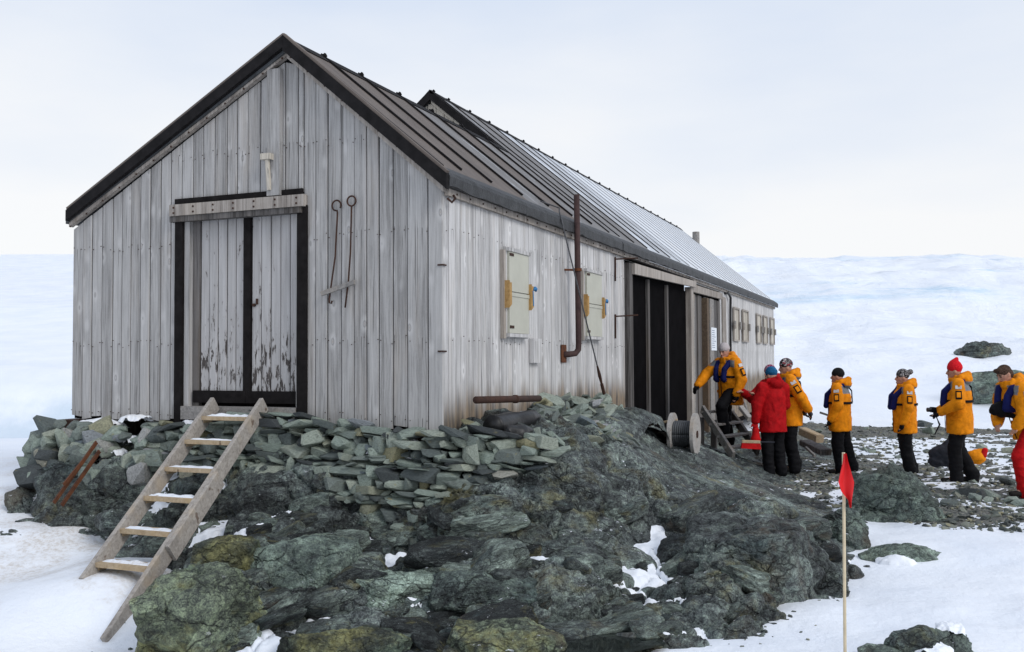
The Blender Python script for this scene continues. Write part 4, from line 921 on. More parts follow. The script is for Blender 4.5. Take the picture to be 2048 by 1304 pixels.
part('door_jamb', MB().box((-3.118,-.035,ZB-.06),(-3.02,-.0055,ZB+2.13)), 'tar'); part('door_jamb', MB().box((-1.592,-.035,ZB-.05),(-1.482,-.0055,ZB+2.13)), 'tar')
part('door_reveal', MB().box((-3.0185,.0,ZB+.02),(-2.955,.10,ZB+2.12)), 'gable'); part('door_reveal', MB().box((-2.953,.055,ZB+.05),(-2.868,.11,ZB+2.11)), 'oldwood')
part('door_reveal', MB().box((-1.622,.0,ZB+.02),(-1.594,.10,ZB+2.12)), 'gable')
part('door_lintel', MB().prism([(-3.16,-.075,ZB+2.115),(-1.488,-.075,ZB+2.115),(-1.488,-.075,ZB+2.232),(-3.16,-.075,ZB+2.234)], (0,.068,0)), 'trimwood')
part('lintel_drip', MB().box((-3.17,-.06,ZB+2.055),(-1.53,.02,ZB+2.112)), 'oldwood')
part('lintel_flashing', MB().box((-3.13,-.028,ZB+2.237),(-1.535,-.0065,ZB+2.300)), 'tar')
part('door_sill', MB().box((-3.015,-.05,ZB+.0),(-1.60,.10,ZB+.135)), 'graylumber')
part('gable_post', MB().box((-1.935,-.062,ZB+2.245),(-1.782,-.0065,ZB+3.52)), 'gable')
part('gable_post_bracket', MB().box((-1.965,-.13,ZB+2.60),(-1.85,-.063,ZB+2.66)).beam((-1.90,-.10,ZB+2.60),(-1.90,-.066,ZB+2.30), .04, .03, up=(0,1,0)), 'palewood')
mb = MB()
for i in range(7):
    for j in (0, 1): mb.tube([(-3.1+i*.255,-.076,ZB+2.145+j*.055),(-3.1+i*.255,-.085,ZB+2.145+j*.055)], .010, 6)
tag(part('bolt', mb, 'rust'), kind='stuff')
# -------- shutters on the long wall
def shutter(y0, y1, z0, z1, clampside):
    s = part('window_shutter', MB().box((.0065,y0-.02,ZB+z0-.02),(.045,y1+.02,ZB+z1+.02)), 'side')
    zm = ZB+(z0+z1)/2
    MB().box((.0455,y0+.015,ZB+z0+.03),(.072,y1-.01,zm-.012)).build('shutter_panel', M['cream'], s)
    MB().box((.0455,y0+.015,zm+.012),(.072,y1-.01,ZB+z1-.03)).build('shutter_panel', M['cream'], s)
    MB().box((.0465,y0+.012,zm-.04),(.080,y1-.005,zm+.0)).build('shutter_batten', M['cream'], s)
    MB().box((.046,y0-.015,ZB+z1-.028),(.085,y1+.012,ZB+z1+.012)).build('top_rail', M['side'], s)
    MB().box((.046,y0-.015,ZB+z0-.012),(.085,y1+.012,ZB+z0+.026)).build('bottom_rail', M['side'], s)
    for yy, kk in ((y0-.03, 0), (y1+.02, 1)):
        MB().prism([(.0462,yy-.035,zm-.17),(.0462,yy+.035,zm-.13),(.0462,yy+.03,zm+.10),(.0462,yy+.0,zm+.08),(.0462,yy-.03,zm+.12)], (.06,0,0)).build('clamp', M['orangewood'], s)
    MB().tube([(.108,y1+.04,zm+.06),(.112,y1+.08,zm+.08),(.108,y1+.11,zm+.06),(.112,y1+.14,zm+.08)], [.012,.022,.018,.008], 8).build('rope_knot', M['blue'], s, True)
    MB().tube([(.110,y1+.02,zm+.05),(.112,y1+.03,zm-.12)], .006, 6).build('rope', M['blue'], s)
    MB().box((.006,y0-.085,ZB+z0-.03),(.05,y0-.03,ZB+z1-.02)).build('side_board', M['trimwood'], s)
shutter(1.40, 1.98, .85, 1.775, 0); shutter(4.02, 4.70, .875, 1.775, 0)
for yh, zh in ((1.42,1.70),(1.42,.93),(4.04,1.70),(4.04,.95)):
    part('shutter_hinge', MB().box((.0725,yh,ZB+zh),(.079,yh+.11,ZB+zh+.03)), 'rust')
part('vent_box', MB().box((.0065,2.14,ZB+.56),(.06,2.39,ZB+.835)), 'side')
mb = MB(); yq = float(onX(1155, 550, .14)[1]); pp = [(.14,yq-.01,ZB+2.66),(.145,yq+.01,ZB+.80),(.14,yq+.01,ZB+.72),(.115,yq-.03,ZB+.672),(.06,yq-.10,ZB+.662),(.0,yq-.17,ZB+.66)]
mb.tube(pp, .037, 16); st = part('stove_pipe', mb, 'rustpipe', smooth=True)
MB().tube([(.143,yq,ZB+1.70),(.143,yq,ZB+1.735)], .052, 14).beam((.0,yq-.1,ZB+1.715),(.13,yq,ZB+1.715), .02, .025).build('pipe_clamp', M['rustorange'], st)
MB().box((.0062,yq-.26,ZB+.56),(.016,yq-.08,ZB+.78)).build('wall_plate', M['rustorange'], st)
for zz, yy in ((2.055, 5.55), (1.22, 5.53)):
    part('iron_bracket', MB().tube([(.0,yy,ZB+zz),(.30,yy+.18,ZB+zz+.02)], .012, 6).tube([(.012,yy,ZB+zz+.03),(.012,yy-.005,ZB+zz-.32)], .013, 6), 'rust')
part('eave_hook', MB().tube([(.03,.03,ZB+2.10),(.07,.05,ZB+2.06),(.10,.06,ZB+2.10),(.07,.08,ZB+2.13)], .012, 6), 'rust')
# -------- the black double door in the long wall
bd = part('black_door', MB().box((-.08,6.2,ZB-1.0),(-.055,10.4,ZB+2.06)), 'void')
for y0, y1 in ((6.27,7.40),(7.52,8.70),(8.82,10.40)): MB().box((-.052,y0,ZB-.95),(-.03,y1,ZB+1.90)).build('door_panel', M['blackpanel'], bd)
for yy in (7.46, 8.76): MB().box((-.05,yy-.055,ZB-.95),(.012,yy+.055,ZB+1.90)).build('door_batten', M['oldwood'], bd)
part('door_jamb', MB().box((-.05,6.065,ZB-.5),(.075,6.26,ZB+2.05)), 'oldwood')
part('door_jamb', MB().box((-.05,10.41,ZB-1.0),(.07,10.64,ZB+1.98)), 'trimwood')
part('door_lintel', MB().prism([(.076,6.2,ZB+1.885),(.076,10.66,ZB+1.985),(.076,10.66,ZB+2.098),(.076,6.2,ZB+2.05)], (.05,0,0)), 'trimwood')
part('lintel_flashing', MB().box((.006,6.0,ZB+2.1),(.11,10.5,ZB+2.118)), 'tar')
# -------- plank entrance beyond it
pdn = part('plank_door', MB().box((-.08,10.66,ZB-1.0),(-.06,13.74,ZB+1.95)), 'void')
for y0, y1, xx, mt in ((10.66,11.0,.02,'graylumber'),(11.02,11.35,-.02,'oldwood'),(11.36,11.62,.0,'oldwood'),(11.64,11.80,-.01,'oldwood'),(12.02,12.5,.0,'oldwood'),(12.52,12.95,.02,'graylumber'),(12.97,13.4,.0,'oldwood'),(13.42,13.72,.01,'oldwood')):
    boardy(y0, y1, ZB-.95, ZB+1.88, xx, .03, pdn, mt, 'door_plank')
MB().box((-.03,11.82,ZB-.9),(.10,12.0,ZB+1.85)).build('door_post', lumber('brown_post_wood', (.06,.042,.03), (.17,.125,.085), (.13,.08,.045)), pdn)
part('door_lintel', MB().prism([(.006,10.67,ZB+1.90),(.006,13.74,ZB+1.93),(.006,13.74,ZB+2.06),(.006,10.67,ZB+2.05)], (.06,0,0)), 'trimwood')
part('cable_conduit', MB().tube([(.02,14.3,ZB+2.1),(.06,14.5,ZB+2.12),(.07,14.75,ZB+2.02),(.05,14.8,ZB+1.7),(.04,14.8,ZB+.4)], .028, 8), 'blackplastic', smooth=True)
part('wall_panel', MB().box((.006,13.95,ZB+.55),(.035,14.35,ZB+2.0)), 'trimwood')
# -------- small windows at the far end
for y0, y1 in ((15.35,16.1),(16.65,17.5),(19.0,19.75),(20.25,21.0),(21.7,22.5)):
    wn = part('window', MB().box((.0065,y0,ZB+1.05),(.02,y1,ZB+1.81)), 'palewood')
    for a, b in (((y0-.03,1.02),(y1+.03,1.06)),((y0-.03,1.80),(y1+.03,1.84)),((y0-.03,1.06),(y0+.03,1.80)),((y1-.03,1.06),(y1+.03,1.80))):
        MB().box((.0205,a[0],ZB+a[1]),(.05,b[0],ZB+b[1])).build('window_frame', M['trimwood'], wn)
    MB().box((.051,y0-.10,ZB+1.32),(.085,y0+.05,ZB+1.50)).build('clamp', M['graylumber'], wn); MB().box((.051,y1-.05,ZB+1.32),(.085,y1+.10,ZB+1.50)).build('clamp', M['graylumber'], wn)

# ------------------------------------------------------------------ things on and against the hut
nt_ = empty('notice', (.05, 12.9, ZB+1.0), 'white printed notice sheet pinned to the plank door', 'notice')
MB().box((.0225,12.6,ZB+.78),(.027,13.2,ZB+1.27)).build('sheet', M['paper'], nt_)
mb = MB()
for i in range(9): mb.box((.0275,12.68,ZB+1.20-i*.045),(.0285,12.68+R.uniform(.25,.44),ZB+1.212-i*.045))
mb.build('printed_lines', M['ink'], nt_)
def ring(c, r, a0, a1, n=22): return [(c[0]+r*math.cos(a0+(a1-a0)*i/n), c[1], c[2]+r*math.sin(a0+(a1-a0)*i/n)) for i in range(n+1)]
c1 = onY(673, 411, -.03)
mb = MB().tube(ring(c1, .050, -.6, -1.45+2*math.pi)+[(c1[0]+.012,-.03,c1[2]-.07),(c1[0]-.015,-.03,c1[2]-.5),(-1.215,-.035,ZB+1.19),(-1.21,-.04,ZB+1.155),(-1.19,-.04,ZB+1.15),(-1.18,-.04,ZB+1.175)], .0085, 8)
tag(mb.build('iron_poker', M['rust'], None, True), 'rusty iron rod with open ring top and hooked foot on the gable wall', 'iron rod', 'iron rods hanging on the gable')
c2 = onY(703, 402, -.03)
mb = MB().tube(ring(c2, .048, -1.4, -1.5+2*math.pi)+[(c2[0],-.03,c2[2]-.06),(c2[0]-.012,-.03,c2[2]-.5),(-1.0,-.035,ZB+1.35),(-1.032,-.04,ZB+1.105)], .0085, 8)
tag(mb.build('iron_poker', M['rust'], None, True), 'rusty iron rod with closed ring top and straight foot on the gable wall', 'iron rod', 'iron rods hanging on the gable')
tag(MB().beam((-1.29,-.058,ZB+1.245),(-.915,-.058,ZB+1.345), .022, .045).build('wooden_slat', M['graylumber']), 'pale tilted slat nailed across the two iron rods', 'slat')
# guy wire with turnbuckle
wt = np.array([.12, 2.86, ZB+2.36]); wb = at(1212, 803, 12.5)
gwi = empty('guy_wire', tuple(wb), 'thin steel guy wire with turnbuckle running from eave to rubble', 'guy wire')
pt = wt+(wb-wt)*.80; MB().tube([wt+(0,0,.05), wt, pt], .009, 6).build('cable', M['steelwire'], gwi)
MB().tube([wt+(0,0,.05),(-.1,2.8,zr(-.1)+.03)], .009, 6).build('roof_loop', M['steelwire'], gwi)
MB().tube([pt, pt+(wb-pt)*.25, pt+(wb-pt)*.3, pt+(wb-pt)*.55], [.012,.022,.022,.012], 8).build('turnbuckle', M['rust'], gwi)
MB().tube([pt+(wb-pt)*.5, wb+(wb-pt)*.35], .022, 8).build('anchor_rod', M['rust'], gwi)
# ladder up to the gable door
lad = empty('ladder', (-2.0, -1.2, .6), 'weathered wooden ladder leaning from snow up to the gable door', 'ladder')
RT = np.array([-1.93,-.10,ZB+.17]); RB = np.array([-1.62,-2.45,-.16]); LT = RT+np.array([-.60,0,0]); LD = (RB-RT)
upv = np.cross(LD, (1,0,0)); upv /= np.linalg.norm(upv); upv = upv if upv[2] > 0 else -upv
MB().beam(RT, RT+LD*.975, .046, .155, up=upv).build('stringer', M['ladder'], lad)
MB().beam(LT, LT+LD*.80, .046, .155, up=upv).build('stringer', M['ladder'], lad)
MB().beam(RT+LD*.36+np.array([.045,0,0]), RT+LD*.665+np.array([.045,0,0]), .04, .165, up=upv).build('splice_board', M['ladder'], lad)
dust = MB(); TR = []
for t in (.075,.195,.325,.455,.59,.72):
    a = LT+LD*t+np.array([.021,0,0]); b = RT+LD*t-np.array([.021,0,0]); c = (a+b)/2
    MB().box((a[0],c[1]-.085,c[2]-.02),(b[0],c[1]+.085,c[2]+.018)).build('tread', M['tread'], lad); TR.append((a, b, c))
    if t < .8:
        MB().beam((a[0]+.012,c[1]-.06,c[2]-.034),(a[0]+.012,c[1]+.06,c[2]-.034), .02, .03).build('cleat', M['tread'], lad)
def snowstrip(a, b, y0, y1, z, n=18, hmax=.02, seed=0):
    """thin uneven layer of snow on a tread"""
    xs = np.linspace(a, b, n); ys = np.linspace(y0, y1, 9); U, V = np.meshgrid(xs, ys, indexing='ij')
    e = np.minimum(np.minimum((U-a), (b-U))/.03, np.minimum(V-y0, y1-V)/.02).clip(0, 1)
    h = hmax*(.55+.9*fbm(np.stack([U*9+seed, V*22, 0*U], -1), 3))*np.sqrt(e)-.004*(1-e)
    i = np.arange(U.size).reshape(U.shape); F = np.stack([i[:-1,:-1],i[1:,:-1],i[1:,1:],i[:-1,1:]], -1).reshape(-1, 4)
    return np.stack([U, V, z+h], -1).reshape(-1, 3), F
vs = []; fs = []; nn = 0
for j, (a, b, c) in enumerate(TR):
    v, f = snowstrip(a[0]+.01, b[0]-.015, c[1]-.055+.02*(j%2), c[1]+.055, c[2]+.0185, hmax=.022 if j in (0,3,5) else .012, seed=j*3.); vs.append(v); fs.append(f+nn); nn += len(v)
tag(link('snow_dusting', fastmesh('snow_dusting', np.concatenate(vs), np.concatenate(fs)), M['snow']), 'thin snow lying on the treads of the near ladder', 'snow', kind='stuff')
# snow pockets on the left stones
def snowblob(px, py, D, rx, ry, rz, seed):
    p = at(px, py, D); n = 26; us = np.linspace(-1, 1, n); U, V = np.meshgrid(us, us, indexing='ij'); ang = np.arctan2(V, U)
    rr = np.sqrt(U*U+V*V)*(1+.35*fbm(np.stack([np.cos(ang)*1.2, np.sin(ang)*1.2, 0*U+seed], -1), 3)); h = np.clip(1-rr**2, -.5, 1)
    z = p[2]+rz*np.sign(h)*np.abs(h)**.6+.02*fbm(np.stack([U*2, V*2, 0*U+seed], -1), 3)
    i = np.arange(n*n).reshape(n, n); keepf = (h > -.45); F = np.stack([i[:-1,:-1],i[1:,:-1],i[1:,1:],i[:-1,1:]], -1); k = keepf[:-1,:-1] & keepf[1:,1:] & keepf[1:,:-1] & keepf[:-1,1:]
    return np.stack([p[0]+U*rx, p[1]+V*ry, z], -1).reshape(-1, 3), F[k]
vs = []; fs = []; nn = 0
for j, q in enumerate([(200,850,10.45,.28,.16,.07),(270,838,10.2,.16,.12,.05),(210,880,10.2,.10,.08,.05),(235,905,10.1,.12,.1,.05),(300,910,9.9,.12,.1,.04),(380,848,9.95,.10,.08,.04),(140,893,10.5,.1,.1,.05),(735,905,9.0,.05,.05,.02),(835,893,8.9,.08,.07,.03),(825,885,8.9,.06,.05,.03),(265,880,10.1,.09,.07,.04),(1795,1130,9.35,.20,.10,.09),(1900,1255,6.45,.09,.1,.03),(1860,1300,6.25,.14,.1,.06)]):
    v, f = snowblob(*q, seed=j*2.3); vs.append(v); fs.append(f+nn); nn += len(v)
tag(link('snow_cap', fastmesh('snow_cap', np.concatenate(vs), np.concatenate(fs)), M['snow']), 'small white snow caps lying on stones', 'snow', kind='stuff')
# rusty irons left of the ladder
for (a, b), lb in zip([((192,882,9.75),(106,1004,9.45)),((198,900,9.7),(122,1009,9.4)),((164,921,9.62),(126,968,9.5))], ['long rusty angle iron, left one of the pair leaning on the stones','long rusty angle iron, right one of the pair leaning on the stones','short rusty iron scrap between the two long angle irons']):
    p = at(*a); q = at(*b); tag(MB().beam(p, q, .034, .008).beam(p+(.013,0,-.013), q+(.013,0,-.013), .008, .03).build('angle_iron', M['rustorange']), lb, 'angle iron', 'rusty irons by the stones')
# rusty pipe and black plastic roll by the wall
a = onX(952, 800, .34); b = onX(1078, 797, .42)
rp = empty('rusty_pipe', tuple(a), 'long rusty iron pipe lying along the foot of the side wall', 'pipe')
MB().tube([a, b], .034, 14).build('pipe_body', M['rust'], rp, True)
m_ = a+(b-a)*.58; MB().tube([m_, m_+(b-a)*.03], .042, 14).build('pipe_collar', M['rust'], rp, True)
def crumpled(name, pts, rads, mat, label, cat, amp=.03, n=28, seed=0):
    mb = MB().tube(pts, rads, n); V = np.array(mb.v); c = np.array(pts).mean(0)
    d = fbm(V*5+seed, 4)*amp; V = V+(V-c)/(np.linalg.norm(V-c, axis=1)[:, None]+1e-6)*d[:, None]
    o = obj(name, (V, mb.f), M[mat], None, True); return tag(o, label, cat)
def lerp_pts(ps, rs, n):
    t = np.linspace(0, len(ps)-1, n); P = np.array(ps, float); return [tuple(np.array([np.interp(v, range(len(ps)), P[:, k]) for k in range(3)])) for v in t], [float(np.interp(v, range(len(rs)), rs)) for v in t]
pp, rr_ = lerp_pts([at(985,853,9.0), at(1020,845,9.3), at(1070,835,9.7), at(1082,833,9.75)], [.105,.10,.075,.02], 26)
crumpled('plastic_roll', pp, rr_, 'blackplastic', 'rolled black plastic sheet lying on stones near the hut corner', 'plastic roll', .03)
pp, rr_ = lerp_pts([at(1010,868,8.9), at(1040,862,9.0), at(1062,862,9.1)], [.075,.06,.02], 16)
crumpled('plastic_scrap', pp, rr_, 'blackplastic', 'crumpled black plastic scrap in front of the black roll', 'plastic', .05, seed=4)
# cable reel
rc = at(1368, 868, 13.3); ax = np.array([.9, -.2, 0]); ax = _r*np.array([1,1,0])*.93+np.array([-.1,-.35,0]); ax /= np.linalg.norm(ax)
reel = empty('cable_reel', tuple(rc-np.array([0,0,.25])), 'wooden cable reel wound with grey cable beside the porch steps', 'cable reel')
def disc(c, r, t, name, mat, hub=0):
    MB().tube([c-ax*t/2, c+ax*t/2], r, 36).build(name, M[mat], reel)
disc(rc-ax*.155, .29, .045, 'flange', 'reelwood'); disc(rc+ax*.155, .29, .045, 'flange', 'reelwood')
MB().tube([rc-ax*.13, rc+ax*.13], .10, 20).build('drum', M['reelwood'], reel)
mb = MB()
for i in range(9): 
    c = rc+ax*(-.118+i*.0295); b1 = np.cross(ax, (0,0,1)); mb.tube([c+.17*(b1*math.cos(t)+np.array([0,0,1])*math.sin(t)) for t in np.linspace(0, 2*math.pi, 30)], .0155, 8)
mb.tube([rc-ax*.128, rc+ax*.128], .165, 24); mb.build('wound_cable', M['greyfelt'], reel, True)
MB().tube([rc+ax*.18, rc+ax*.19], .05, 12).build('axle_hole', M['rust'], reel)
# crate scraps left of the reel
cr = empty('broken_crate', tuple(at(1325,880,13.4)), 'broken pale wooden crate left of the cable reel', 'crate')
p = at(1325, 868, 13.5)
MB().beam(p+np.array([-.15,0,-.12]), p+np.array([.18,.02,-.12]), .02, .30).build('side_panel', M['reelwood'], cr)
MB().beam(p+np.array([-.2,-.02,.12]), p+np.array([.2,.05,.20]), .18, .025).build('lid_board', M['tread'], cr)
MB().beam(p+np.array([-.17,-.05,-.05]), p+np.array([-.16,.25,-.05]), .02, .2).build('end_panel', M['orangewood'], cr)
# porch steps
ps = empty('porch_steps', tuple(at(1450,900,16)), 'grey wooden steps leaning at the plank door', 'steps')
A = at(1405, 818, 16.3); B = at(1462, 905, 15.2); off = at(1500, 915, 15.9)-at(1450, 915, 15.2); off[2] = 0
for o_ in (0, 1):
    MB().beam(A+off*o_, B+off*o_+(B-A)*.08, .05, .15, up=(0,0,1)).build('stringer', M['graylumber' if o_ == 0 else 'oldwood'], ps)
for t in (.12,.42,.70,.94):
    c = A+(B-A)*t; MB().beam(c+np.array([0,0,.03]), c+off+np.array([0,0,.03]), .18, .035).build('tread', M['graylumber'], ps)
pf = empty('trestle', tuple(at(1420,900,16.2)), 'dark timber trestle under the plank door', 'trestle')
for q in ((1402,835,16.4,1402,925),(1428,840,16.9,1428,915)):
    a = at(q[0], q[1], q[2]); b = at(q[3], q[4], q[2]); MB().beam(a, b, .10, .10, up=(1,0,0)).build('post', M['oldwood'], pf)
MB().beam(at(1398,905,16.3), at(1440,912,16.6), .1, .09).build('crossbeam', M['oldwood'], pf)
# flag
fb = at(1690, 1340, 6.35); fg = empty('marker_flag', tuple(fb), 'red marker flag on thin pale pole standing in snow', 'flag')
ft = at(1687, 905, 6.38); pd_ = (fb-ft)/np.linalg.norm(fb-ft); MB().tube([fb-np.array([0,0,.1]), ft], .0105, 10).build('pole', M['bamboo'], fg)
n1, n2 = 13, 24; v = []; f = []
TT = [0,.12,.30,.52,.70,.84,1.0]; LX = [-2,-4,-8,-12,-7,4,9]; RX = [3,5,10,15,13,12,11]      # outline of the limp cloth, pixels of the photo turned into metres
for i in range(n1):
    for j in range(n2):
        s = i/(n1-1); t = j/(n2-1); k_ = 6.42/FOC
        lx = np.interp(t, TT, LX)*(1-s)+np.interp(t, TT, RX)*s
        v.append(ft+_r*(lx*1.12-1.5)*k_+pd_*(t*107*k_+.002)-_f*(.034+.016*math.sin(s*6.5+t*3)+.006*math.sin(t*9+s*2)))
for i in range(n1-1):
    for j in range(n2-1): f.append((i*n2+j, i*n2+j+1, (i+1)*n2+j+1, (i+1)*n2+j))
o = obj('cloth', (v, f), M['flag'], fg, True)
# scrap timber on the ground beyond the steps
for (a, b, w, h, mt), lb in zip([((1605,862,17.5),(1640,878,17.0),.16,.14,'tread'),((1610,885,16.6),(1652,905,16.0),.22,.10,'oldwood'),((1612,895,16.2),(1630,912,15.8),.04,.04,'graylumber'),((1480,862,16.5),(1512,888,16.2),.12,.05,'tread'),
     ((1500,838,18.5),(1478,770,19.5),.03,.03,'graylumber'),((1640,825,24),(1655,830,24),.05,.05,'oldwood'),((1482,815,18.6),(1500,838,18.2),.10,.08,'reelwood')],
    ['pale round log lying behind the orange-jacketed people','dark flat timber lying on snow behind the queue','thin grey stick beside the dark flat timber','yellowish plank leaning on the ground behind the red bag','thin grey pole leaning on the hut wall behind the steps','far dark stick poking from the snow','pale short board on the snow behind the steps']):
    tag(MB().beam(at(*a), at(*b), w, h).build('timber', M[mt]), lb, 'timber')

# ------------------------------------------------------------------ people
def prim_sphere(n=14, m=10):
    v = [(0,0,1)]; f = []
    for i in range(1, m):
        a = math.pi*i/m
        for j in range(n): b = 2*math.pi*j/n; v.append((math.sin(a)*math.cos(b), math.sin(a)*math.sin(b), math.cos(a)))
    v.append((0,0,-1)); L_ = len(v)-1
    for j in range(n): f.append((0, 1+j, 1+(j+1) % n)); f.append((L_, 1+(m-2)*n+(j+1) % n, 1+(m-2)*n+j))
    for i in range(m-2):
        for j in range(n): a = 1+i*n+j; b = 1+i*n+(j+1) % n; f.append((a, a+n, b+n, b))
    return np.array(v), f
SPH = prim_sphere()
def P_cap(p, q, r0, r1):
    p = np.array(p, float); q = np.array(q, float); d = q-p; l = np.linalg.norm(d)+1e-9; d /= l
    a = np.cross(d, (0,0,1) if abs(d[2]) < .9 else (1,0,0)); a /= np.linalg.norm(a); b = np.cross(d, a)
    V = SPH[0]; W = V[:, :1]*a+V[:, 1:2]*b+V[:, 2:3]*d
    return np.where(V[:, 2:3] > 1e-6, q+W*r1, p+W*r0), SPH[1]
def P_ell(c, r, rot=None):
    V = SPH[0]*np.array(r, float)
    if rot is not None: V = V@np.array(Euler(rot).to_matrix()).T
    return V+np.array(c, float), SPH[1]
def P_cyl(c0, c1, r0, r1, n=22):
    c0 = np.array(c0, float); c1 = np.array(c1, float); a = np.linspace(0, 2*math.pi, n, endpoint=False)
    v = [c0+(r0[0]*math.cos(q), r0[1]*math.sin(q), 0) for q in a]+[c1+(r1[0]*math.cos(q), r1[1]*math.sin(q), 0) for q in a]
    return np.array(v), [tuple(range(n))[::-1], tuple(range(n, 2*n))]+[(i, (i+1) % n, n+(i+1) % n, n+i) for i in range(n)]
def blobmesh(name, prims, voxel=.014, smooth=4, disp=None):
    v = []; f = []
    for V, F in prims: n = len(v); v += V.tolist(); f += [tuple(i+n for i in q) for q in F]
    me = mkmesh(name, v, f); ob = bpy.data.objects.new('tmp', me); tmpcol.objects.link(ob)
    md = ob.modifiers.new('r', 'REMESH'); md.mode = 'VOXEL'; md.voxel_size = voxel; md.use_smooth_shade = True
    if smooth: s = ob.modifiers.new('s', 'SMOOTH'); s.iterations = smooth; s.factor = .5
    dg = bpy.context.evaluated_depsgraph_get(); dg.update(); out = bpy.data.meshes.new_from_object(ob.evaluated_get(dg)); out.name = name
    bpy.data.objects.remove(ob); bpy.data.meshes.remove(me)
    V = np.empty(len(out.vertices)*3); out.vertices.foreach_get('co', V); V = V.reshape(-1, 3)
    if disp is not None:
        N = np.empty(len(V)*3); out.vertices.foreach_get('normal', N); V = V+N.reshape(-1, 3)*disp(V)[:, None]; out.vertices.foreach_set('co', V.ravel())
    out.polygons.foreach_set('use_smooth', [True]*len(out.polygons)); out.update()
    return out, V
tmpcol = COL
def paint(me, cols):
    a = me.color_attributes.new('Col', 'FLOAT_COLOR', 'POINT'); c = np.concatenate([cols, np.ones((len(cols), 1))], 1); a.data.foreach_set('color', c.ravel())
ORANGE = (.78,.255,.006); GREY = (.20,.205,.215); RED = (.42,.005,.008); SKIN = (.50,.27,.19)
def norm(v): v = np.array(v, float); return v/np.linalg.norm(v)
def hand_prims(w, d, side, curl=.5, s=1.0):
    """palm, four unequal bent fingers and a thumb leaving the side of the palm"""
    w = np.array(w, float); d = norm(d); a = norm(np.cross(d, (0,1,0)) if abs(d[1]) < .8 else np.cross(d, (1,0,0))); b = np.cross(a, d)
    pr = [P_cap(w, w+d*.075*s, .030*s, .036*s), P_cap(w+d*.05*s+b*.022*s, w+d*.08*s+b*.026*s, .02*s, .02*s), P_cap(w+d*.05*s-b*.022*s, w+d*.08*s-b*.026*s, .02*s, .02*s)]
    for k, ln in enumerate((.062, .072, .066, .052)):
        o = w+d*.088*s+b*(.030-.020*k)*s; q = o+d*ln*.5*s+a*curl*.018*s*side; e = q+norm(d*(1-curl*.7)+a*curl*side)*ln*.5*s
        pr += [P_cap(o-d*.02*s, q, .0105*s, .0098*s), P_cap(q, e, .0098*s, .0085*s)]
    o = w+d*.03*s+b*.034*s; q = o+norm(d+b*.9)*.036*s; e = q+norm(d*1.2+b*.2+a*.5*curl*side)*.034*s
    return pr+[P_cap(o, q, .013*s, .012*s), P_cap(q, e, .012*s, .0098*s)]
